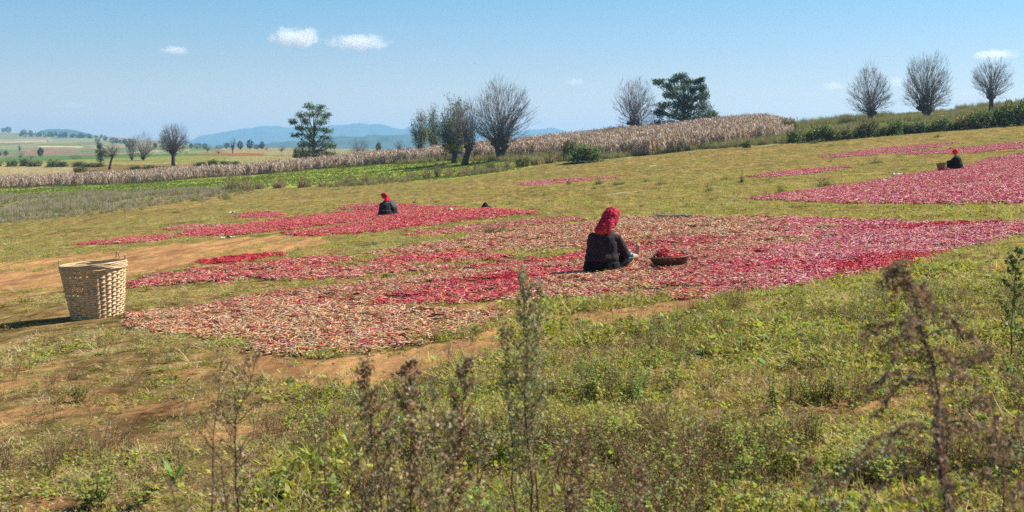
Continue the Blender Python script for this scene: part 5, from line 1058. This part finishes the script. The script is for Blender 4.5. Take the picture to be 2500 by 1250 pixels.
def hand(mb, w_, dv, up, s=1.0, curl=.6, flip=1):
    """palm, four curled fingers and a thumb from the wrist w_ along dv"""
    w_ = Vector(w_); dv = Vector(dv).normalized(); up = Vector(up); up = (up - dv * up.dot(dv)).normalized(); sd_ = dv.cross(up) * flip
    mb.ell(tuple(w_ + dv * .045 * s), (.040 * s, .036 * s, .020 * s), SKIN, 10, dv.to_track_quat('X', 'Z').to_euler())
    for k, (o_, ln) in enumerate([(-.030, .072), (-.010, .082), (.010, .076), (.029, .060)]):
        p0 = w_ + dv * .075 * s + sd_ * o_ * s; d1 = dv; P = [p0 - dv * .02 * s, p0]
        for j in range(3): d1 = (d1 - up * curl * .55).normalized(); p0 = p0 + d1 * ln * s / 3; P.append(p0)
        mb.tube([tuple(p) for p in P], [.0095 * s, .009 * s, .0085 * s, .008 * s, .0065 * s], 8, SKIN)
    p0 = w_ + dv * .02 * s - sd_ * .030 * s; P = [p0, p0 + (dv * .5 - sd_ * .8 - up * .2) * .035 * s, p0 + (dv * 1.1 - sd_ * .9 - up * .6) * .052 * s]
    mb.tube([tuple(p) for p in P], [.012 * s, .010 * s, .008 * s], 8, SKIN)
def foot(mb, ank, dv, toe, s=1.0):
    """heel at the ankle, sole along dv (towards the toes), toe spread axis"""
    a = Vector(ank); dv = Vector(dv).normalized(); t = Vector(toe).normalized(); inst = t.cross(dv)
    mb.tube([tuple(a - dv * .035 * s), tuple(a + dv * .04 * s), tuple(a + dv * .11 * s), tuple(a + dv * .165 * s)], [.032 * s, .036 * s, .034 * s, .026 * s], 10, SKIN, True, .8)
    mb.ell(tuple(a - dv * .035 * s), (.034 * s,) * 3, SKIN, 10)
    for k, o_ in enumerate([-.034, -.016, 0, .014, .027]):
        r_t = (.0125 if k == 0 else .0085) * s; b0 = a + dv * (.165 - abs(o_) * .25) * s + t * o_ * s
        mb.tube([tuple(b0 - dv * .02 * s), tuple(b0 + dv * (.035 if k == 0 else .025) * s)], [r_t * 1.2, r_t], 8, SKIN)
def person(label, px, d, rz, J, tunic, skirt, scarf, seed, voxel=.011, plaid=False, hem=None, drape=False, group=None, cuff=None, sink=0.0, legs_bare=True):
    X, Y, Z = spot(px, d); e = empty('person', (X, Y, Z - sink), (0, 0, R(rz)), label=label, cat='person', group=group); r_ = np.random.default_rng(seed)
    V = Vector; b = MB(); pel, chest, neck, head = V(J['pelvis']), V(J['chest']), V(J['neck']), V(J['head'])
    b.rings([(pel.x, pel.y, pel.z - .10, .10, .09), (pel.x, pel.y, pel.z - .06, .165, .13), (pel.x, pel.y, pel.z + .03, .165, .12), *[((pel * (1 - t) + chest * t).x, (pel * (1 - t) + chest * t).y, (pel * (1 - t) + chest * t).z + .02, .135 + .025 * t, .10 + .015 * t) for t in (.3, .6, .9)], (neck.x, neck.y - .01, neck.z - .06, .10, .08), (neck.x, neck.y, neck.z, .05, .05)], 20, SKIN)
    limb(b, [tuple(neck - V((0, 0, .04))), tuple(neck + (head - neck) * .55)], [.052, .050])
    fw = V(J['look']).normalized(); up = V((0, 0, 1)); up = (up - fw * up.dot(fw)).normalized(); sd_ = fw.cross(up)
    hr = Matrix((sd_, fw, up)).transposed().to_euler()
    b.ell(tuple(head), (.074, .094, .112), SKIN, 18, hr); b.ell(tuple(head + fw * .035 - up * .055), (.055, .06, .055), SKIN, 14, hr)
    b.tube([tuple(head + fw * .082 + up * .02), tuple(head + fw * .103 - up * .018), tuple(head + fw * .09 - up * .028)], [.008, .014, .010], 8, SKIN)
    b.ell(tuple(head + fw * .086 - up * .052), (.024, .010, .007), (.25, .10, .08), 8, hr); b.ell(tuple(head + fw * .086 - up * .064), (.022, .010, .007), (.25, .10, .08), 8, hr)
    b.ell(tuple(head + fw * .078 + up * .030), (.05, .012, .010), SKIN, 8, hr)
    for s_ in (-1, 1): b.ell(tuple(head + sd_ * s_ * .074 - up * .01), (.010, .022, .032), SKIN, 10, hr)
    for s_, k in ((-1, 'l'), (1, 'r')):
        sh, el, wr = J['sh' + k], J['el' + k], J['wr' + k]; limb(b, [sh, tuple((V(sh) + V(el)) / 2), el, tuple((V(el) * .6 + V(wr) * .4)), wr], [.050, .043, .038, .036, .024])
        hand(b, wr, V(J['hd' + k]) if 'hd' + k in J else V(wr) - V(el), (0, 0, 1), 1.0, J.get('curl', .7), s_)
        hp, kn, an = J['hip' + k], J['kn' + k], J['an' + k]; limb(b, [hp, tuple((V(hp) + V(kn)) / 2), kn, tuple(V(kn) * .65 + V(an) * .35), an], [.085, .072, .054, .050, .033])
        foot(b, an, J['ft' + k], J.get('toe' + k, (1, 0, 0)))
    soft(b, 'body', M_skin, e, voxel * .72, 2, 0, col=SKIN)
    for s_ in (-1, 1):
        m_ = MB(); m_.ell(tuple(head + fw * .083 + sd_ * s_ * .030 + up * .012), (.013, .008, .008), (.03, .02, .015), 8, hr); m_.build('eye', M_skin, e, True)
    # tunic
    t = MB(); bw = J.get('bw', 1.0)
    t.rings([(pel.x, pel.y, pel.z - .02, .215 * bw, .175), (pel.x, pel.y - .01, pel.z + .06, .225 * bw, .175), *[((pel * (1 - q) + chest * q).x, (pel * (1 - q) + chest * q).y - .012, (pel * (1 - q) + chest * q).z + .02, (.215 - .01 * q) * bw, .165 - .01 * q) for q in (.35, .6, .85)],
             (chest.x, chest.y - .015, chest.z + .05, .175 * bw, .140), ((chest.x + neck.x) / 2, (chest.y + neck.y) / 2 - .02, neck.z - .03, .115 * bw, .10), (neck.x, neck.y - .005, neck.z + .015, .068, .068)], 26, tunic)
    for k in 'lr':
        sh, el, wr = V(J['sh' + k]), V(J['el' + k]), V(J['wr' + k]); c_ = el * .22 + wr * .78 if cuff is None else el * (1 - cuff) + wr * cuff
        t.ell(tuple(sh), (.070,) * 3, tunic, 12); t.tube([tuple(sh * .7 + chest * .3 + V((0, 0, .01))), tuple(sh), tuple((sh + el) / 2), tuple(el), tuple(c_)], [.080, .075, .074, .070, .050], 14, tunic); t.ell(tuple(el), (.068,) * 3, tunic, 12)
    tun = soft(t, 'tunic', M_cloth, e, voxel, 5, .013, .13, tunic)
    if drape:
        from mathutils.bvhtree import BVHTree
        bv = BVHTree.FromPolygons([v.co for v in tun.data.vertices], [tuple(p.vertices) for p in tun.data.polygons]); st_ = MB()
        for i in range(34):
            q = i / 33; h_ = bv.ray_cast(V((-.075 - .055 * q, -1, .46 - .33 * q)), V((0, 1, 0)))
            if h_[0] is not None: a_ = h_[0] + V((0, -.003, 0)); st_.tube([tuple(a_ + V((.001, 0, .0042))), tuple(a_ - V((.001, 0, .0042)))], .0030, 4, (.05, .06, .12))
        st_.build('stitching', M_cloth, tun)
    # skirt
    s = MB(); s.rings([(pel.x, pel.y, -.0 + J.get('z0', 0), .215 * bw, .185), (pel.x, pel.y, .06 + J.get('z0', 0), .25 * bw, .21), (pel.x, pel.y, min(pel.z, .17), .235 * bw, .19), (pel.x, pel.y, pel.z + .02, .205 * bw, .165), (pel.x, pel.y, pel.z + .10, .17 * bw, .14)], 26, skirt)
    hemp = J.get('hem', .5)
    for k in 'lr':
        hp, kn, an = V(J['hip' + k]), V(J['kn' + k]), V(J['an' + k]); c_ = kn * (1 - hemp) + an * hemp
        s.tube([tuple(hp), tuple((hp + kn) / 2), tuple(kn), tuple(c_)], [.135, .115, .098, .090], 16, skirt); s.ell(tuple(kn), (.095,) * 3, skirt, 12)
    kl, kr = V(J['knl']), V(J['knr']); s.tube([tuple(V(J['hipl']) * .5 + V(J['hipr']) * .5), tuple((kl + kr) / 2), tuple((kl + kr) / 2 * (1 - hemp) + (V(J['anl']) + V(J['anr'])) / 2 * hemp)], [.15, .11, .09], 14, skirt, True, .7)
    if hem is not None:
        def cf(Vx):
            u = Vx[:, 1]; base = np.tile(np.array(skirt), (len(Vx), 1)); band = (u > hem[0]); st = (np.sin(Vx[:, 0] * 90 + Vx[:, 2] * 130) > .55) & band
            base = np.where(band[:, None], np.array((.012, .030, .040)), base); base = np.where((st & (u < hem[0] + .3))[:, None], np.array(hem[1]), base); return base
        soft(s, 'skirt', M_cloth, e, voxel, 4, .012, .12, cf)
    else: soft(s, 'skirt', M_cloth, e, voxel, 4, .012, .12, skirt)
    # head cloth
    h = MB(); ct = head + up * .030 - fw * .012
    h.ell(tuple(ct), (.104 if not drape else .118, .118, .118), scarf, 18, hr)
    if drape:
        bk = J['back']; h.ell(tuple(head + up * .085 - fw * .005), (.112, .108, .078), scarf, 16, hr); h.ell(tuple(head + up * .04 + fw * .06), (.092, .05, .045), scarf, 14, hr)
        for i in range(10): a = i / 10 * 6.283; h.ell(tuple(head + up * (.125 + .018 * math.sin(3 * a)) + sd_ * .06 * math.cos(a) + fw * .06 * math.sin(a)), (.034, .034, .028), scarf, 8)
        n_ = 7
        for i in range(n_ + 1):
            q = i / n_; c0 = (head - fw * .035 + up * .02) * (1 - q) + V(bk) * q; c0 = c0 + V((0, -.02 * math.sin(math.pi * q), 0)); h.ell(tuple(c0), (.114 + .012 * q, .058 - .012 * q, .055), scarf, 14)
        for s_ in (-1, 1): h.tube([tuple(head + sd_ * s_ * .085 + up * .02), tuple(head + sd_ * s_ * .100 - up * .07 - fw * .01), tuple(V(bk) + V((s_ * .095, .03, .05)))], [.034, .034, .026], 10, scarf)
    else:
        h.ell(tuple(head + up * .075 - fw * .02), (.108, .112, .062), scarf, 16, hr)
        for i in range(9): a = i / 9 * 6.283; h.ell(tuple(head + up * (.075 + .02 * math.sin(2 * a + seed)) + sd_ * .088 * math.cos(a) + fw * (.092 * math.sin(a) - .01)), (.036, .036, .032), scarf, 8)
        if J.get('tail'): h.tube([tuple(head - fw * .09), tuple(V(J['tail']))], [.075, .068], 12, scarf)
    sf = soft(h, 'headscarf', M_plaid if plaid else M_cloth, e, voxel * .9, 7, .007, .07, scarf)
    if drape:
        fr = MB(); bk = V(J['back'])
        for i in range(30):
            q = i / 29 * 2 - 1; x_ = bk.x + q * .128; y_ = bk.y - .040 + .06 * q * q; z_ = bk.z - .012 + r_.normal(0, .005) + .02 * abs(q)
            fr.tube([(x_, y_, z_ + .02), (x_ + r_.normal(0, .004), y_ - .010, z_ - .018), (x_ + r_.normal(0, .010), y_ - .008, z_ - .045 * r_.uniform(.7, 1.2))], [.0055, .0045, .002], 5, (.62, .10, .05))
        fr.build('scarf_fringe', M_cloth, sf, True)
        tf = MB(); c0 = head - sd_ * .10 + up * .055 - fw * .02
        for i in range(10): v = Vector((-1, r_.normal(0, .4), r_.normal(.1, .5))).normalized(); tf.tube([tuple(c0), tuple(c0 + v * .03), tuple(c0 + v * .055 + V((0, 0, -.01)))], [.008, .005, .002], 5, (.50, .01, .05))
        tf.build('scarf_tassel', M_cloth, sf, True)
    return e
JA = dict(pelvis=(0, 0, .15), chest=(0, .075, .43), neck=(.01, .125, .575), head=(.035, .19, .725), look=(.12, .80, -.50), shl=(-.175, .075, .475), ell=(-.265, .17, .27), wrl=(-.10, .40, .24), shr=(.18, .085, .46), elr=(.285, .16, .245), wrr=(.10, .39, .22),
    hipl=(-.10, .03, .12), knl=(-.15, .42, .20), anl=(.02, .80, .085), hipr=(.10, .03, .12), knr=(.15, .42, .20), anr=(.13, .84, .17), ftl=(-.15, .35, .9), ftr=(.16, .05, 1.0), toel=(.6, .8, 0), toer=(.25, 1, 0), bw=1.08, hem=.22, back=(.01, -.005, .572))
person('person seated on the chillies seen from behind, fringed plaid headscarf, bare feet', 1470, 17.4, -30, JA, (.034, .022, .026), (.012, .009, .012), (.5, .01, .05), 1, .0085, plaid=True, hem=(.36, (.12, .32, .38)), drape=True)
JB = dict(pelvis=(0, 0, .15), chest=(0, .12, .42), neck=(.0, .19, .53), head=(.01, .27, .625), look=(-.1, .85, -.6), shl=(-.18, .12, .48), ell=(-.26, .24, .28), wrl=(-.12, .46, .16), shr=(.18, .13, .48), elr=(.27, .26, .26), wrr=(.14, .46, .12),
    hipl=(-.10, .03, .12), knl=(-.22, .36, .26), anl=(-.10, .52, .07), hipr=(.10, .03, .12), knr=(.22, .36, .24), anr=(.10, .52, .07), ftl=(0, 1, .1), ftr=(0, 1, .1), bw=1.12, hem=.5, tail=(0, .14, .60))
person('person crouching with back turned, black tunic, bright red headscarf, nearer of the huddled pair', 939, 51.2, -12, JB, (.020, .019, .026), (.012, .012, .016), (.62, .012, .03), 2, .014)
JC = dict(JB); JC.update(chest=(0, .20, .56), neck=(0, .30, .69), head=(.0, .40, .78), look=(.0, .9, -.35), shl=(-.18, .20, .61), shr=(.18, .20, .61), pelvis=(0, 0, .30), ell=(-.26, .36, .42), elr=(.26, .36, .42), wrl=(-.1, .52, .25), wrr=(.1, .52, .22), hipl=(-.1, .03, .28), hipr=(.1, .03, .28), knl=(-.2, .40, .36), knr=(.2, .40, .34), z0=.0)
person('person half hidden behind the crouching one, blue grey jacket and crimson headscarf', 958, 52.3, 66, JC, (.045, .065, .085), (.012, .014, .018), (.42, .008, .06), 3, .014)
JD = dict(pelvis=(0, 0, .15), chest=(0, .06, .44), neck=(.0, .10, .58), head=(.0, .13, .71), look=(-.25, .9, -.3), shl=(-.17, .08, .50), ell=(-.28, .26, .34), wrl=(-.10, .42, .22), shr=(.17, .08, .50), elr=(.22, .22, .28), wrr=(.10, .44, .20),
    hipl=(-.10, .03, .12), knl=(-.16, .36, .30), anl=(-.10, .58, .07), hipr=(.10, .03, .12), knr=(.14, .42, .18), anr=(.08, .66, .07), ftl=(0, 1, .2), ftr=(0, 1, .3), bw=1.0, hem=.5, tail=None)
person('person in profile seated by the big far bed, round orange red turban, dark clothes', 2340, 51.8, 62, JD, (.014, .020, .018), (.010, .012, .014), (.72, .035, .015), 4, .013)

# ------------------------------------------------------------------ small things on the ground
X, Y = at(1100, 517); e = empty('straw_hat', (X, Y, G1(X, Y) + .01), tuple(slope_rot(X, Y)), label='pale wide brimmed straw hat lying at the rim of the long red bed', cat='hat')
mb = MB(); mb.rings([(0, 0, 0, .22, .20), (0, 0, .012, .22, .20), (0, 0, .022, .12, .11)], 26, (.48, .40, .28)); mb.build('brim', M_bamboo, e, True)
mb = MB(); mb.rings([(0, 0, .018, .118, .105), (.0, 0, .07, .105, .095), (-.01, 0, .12, .075, .065), (-.015, 0, .145, .03, .025)], 24, (.50, .42, .30)); mb.build('hat_crown', M_bamboo, e, True)
X, Y = at(1186, 509); mb = MB(); mb.rings([(0, 0, 0, .25, .17), (.02, 0, .03, .21, .15), (-.01, 0, .12, .14, .11), (-.02, 0, .20, .085, .075), (-.015, 0, .27, .03, .03)], 20, (.012, .012, .014)); mb.ell((.17, 0, .05), (.13, .09, .05), (.012, .012, .014), 12)
o = soft(mb, 'black_cloth', M_cloth, None, .014, 2, .02, .09, (.011, .011, .013)); o.location = (X, Y, G1(X, Y) - .01); tag(o, 'crumpled black cloth heap beyond the straw hat', 'cloth')
def ground_rod(name, a, b, r0, col, mat, label, cat, sides=8, lift=0.0):
    P = []
    A = at(*a); B = at(*b); A = np.array(A); B = np.array(B)
    for t in np.linspace(0, 1, 9): q = A + (B - A) * t; P.append((q[0], q[1], G1(q[0], q[1]) + r0 * .8 + lift))
    o0 = Vector(P[4]); P = [tuple(Vector(p) - o0) for p in P]; mb = MB(); mb.tube(P, r0, sides, col); o = mb.build(name, mat, None, True, loc=o0, label=label, cat=cat); return o
ground_rod('metal_pipe', (1604, 530), (1693, 532), .042, (.22, .19, .16), M_metal, 'dull grey pipe lying at the upper rim of the pale chilli bed', 'pipe')
ground_rod('dry_stick', (1479, 479), (1556, 469), .014, (.50, .40, .26), M_bamboo, 'long thin pale stick lying in the open grass', 'stick', 6, .02)
ground_rod('short_stick', (1584, 408), (1600, 405), .03, (.55, .45, .28), M_bamboo, 'short pale stick far out on the grass', 'stick', 6, .02)
def scrap(px, py, wpx, label, seed, col=(.70, .70, .68), cat='plastic scrap', name='plastic_scrap'):
    X, Y = at(px, py); W_ = wpx * Y / F; r_ = np.random.default_rng(seed); n_ = 7; V = []
    for i in range(n_):
        for j in range(4): V.append(((i / (n_ - 1) - .5) * W_, (j / 3 - .5) * W_ * .45 + r_.normal(0, W_ * .03), .015 + abs(r_.normal(0, W_ * .09))))
    V += [(v[0], v[1], v[2] - .006) for v in V]; q = n_ * 4
    Fc = [(i * 4 + j, i * 4 + j + 4, i * 4 + j + 5, i * 4 + j + 1) for i in range(n_ - 1) for j in range(3)]; Fc += [tuple(q + k for k in f[::-1]) for f in Fc]
    mb = MB(); mb.raw(V, Fc, col); mb.build(name, M_cloth, None, loc=(X, Y, G1(X, Y)), label=label, cat=cat)
scrap(556, 582, 32, 'crumpled whitish scrap on the grass beside the earth path', 1, (.55, .52, .50))
scrap(2195, 428, 30, 'white scrap at the upper rim of the big far bed', 2, (.72, .62, .60))
scrap(1517, 432, 9, 'tiny white scrap at the end of the small middle strip', 3)
scrap(570, 521, 22, 'thin pale scrap above the far left red patch', 4, (.60, .58, .52))
scrap(706, 675, 20, 'thin pale strip across the chillies in the middle beds', 5, (.60, .58, .54))

# ------------------------------------------------------------------ haze and clouds
def box_mesh(name, x0, x1, y0, y1, z0, z1):
    V = [(a, b, c) for c in (z0, z1) for b in (y0, y1) for a in (x0, x1)]
    return np_mesh(name, V, [(0, 2, 3, 1), (4, 5, 7, 6), (0, 1, 5, 4), (2, 6, 7, 3), (0, 4, 6, 2), (1, 3, 7, 5)])
hz = box_mesh('haze', -9000, 9000, -300, 9000, float(min(GZMIN, -70)) - 30, 200.0)
m, n, o = new_mat('haze_air'); pv = n.nodes.new("ShaderNodeVolumePrincipled"); pv.inputs['Color'].default_value = (.36, .66, 1, 1); pv.inputs['Density'].default_value = 1.5e-4; pv.inputs['Anisotropy'].default_value = .2
n.links.new(pv.outputs[0], o.inputs['Volume']); hz.materials.append(m); ho = bpy.data.objects.new('haze', hz); link(ho); tag(ho, 'thin blue air haze over the valley', 'haze', None, 'stuff')
def cloud_mat(dens, seed):
    m, n, o = new_mat('cloud_vapour'); L = n.links.new; tc = n.nodes.new("ShaderNodeTexCoord"); ln = n.nodes.new("ShaderNodeVectorMath"); ln.operation = 'LENGTH'; L(tc.outputs['Object'], ln.inputs[0])
    mp = n.nodes.new("ShaderNodeMapping"); mp.inputs['Location'].default_value = (seed * 3.1, seed, 0); mp.inputs['Scale'].default_value = (2.2, 1, .9); L(tc.outputs['Object'], mp.inputs[0])
    ns = n.nodes.new("ShaderNodeTexNoise"); ns.inputs['Scale'].default_value = 1.5; ns.inputs['Detail'].default_value = 5; ns.inputs['Roughness'].default_value = .6; L(mp.outputs[0], ns.inputs['Vector'])
    a = n.nodes.new("ShaderNodeMath"); a.operation = 'SUBTRACT'; L(ns.outputs['Fac'], a.inputs[0]); m2 = n.nodes.new("ShaderNodeMath"); m2.operation = 'MULTIPLY'; L(ln.outputs['Value'], m2.inputs[0]); m2.inputs[1].default_value = .62; L(m2.outputs[0], a.inputs[1])
    r = n.nodes.new("ShaderNodeMapRange"); r.inputs[1].default_value = 0; r.inputs[2].default_value = .28; r.inputs[3].default_value = 0; r.inputs[4].default_value = dens; L(a.outputs[0], r.inputs[0])
    pv = n.nodes.new("ShaderNodeVolumePrincipled"); pv.inputs['Color'].default_value = (1, 1, 1, 1); pv.inputs['Anisotropy'].default_value = .3; L(r.outputs[0], pv.inputs['Density']); L(pv.outputs[0], o.inputs['Volume']); return m
def cloud(px, py, wpx, hpx, dens, label, seed, d=12000):
    me = MB(); me.ell((0, 0, 0), (1, 1, 1), (1, 1, 1), 20); me = me.mesh('cloud'); me.materials.append(cloud_mat(dens, seed)); o = bpy.data.objects.new('cloud', me); link(o)
    o.location = ((px - CX) / F * d, d, CAMZ + (HY - py) / F * d); o.scale = (wpx * d / F * .64, 260, hpx * d / F * .66); tag(o, label, 'cloud')
for i, a_ in enumerate([(722, 92, 125, 52, .009, 'broader of the two white clouds high over the layered evergreen'), (878, 104, 150, 42, .007, 'longer flat white cloud trailing the broad one'), (427, 123, 62, 20, .006, 'small flat cloud high over the dense round bare tree'), (2428, 134, 96, 26, .006, 'small white cloud just above the smallest ridge tree'),
    (180, 258, 52, 16, .0025, 'faint cloud low over the far pine belt'), (553, 283, 36, 14, .0018, 'faintest scrap of cloud above the hills'), (2036, 210, 54, 18, .003, 'faint cloud before the spindle shaped tree'), (2190, 200, 44, 26, .0028, 'faint cloud between the spindle shaped and the largest ridge trees'), (1405, 200, 50, 18, .002, 'wispy faint cloud high over the cornfield'), (2370, 225, 60, 20, .002, 'faint cloud low between the largest and smallest ridge trees')]):
    cloud(*a_, i + 1)
print('cover instances', N_COVER, 'chilli clumps', len(CP))
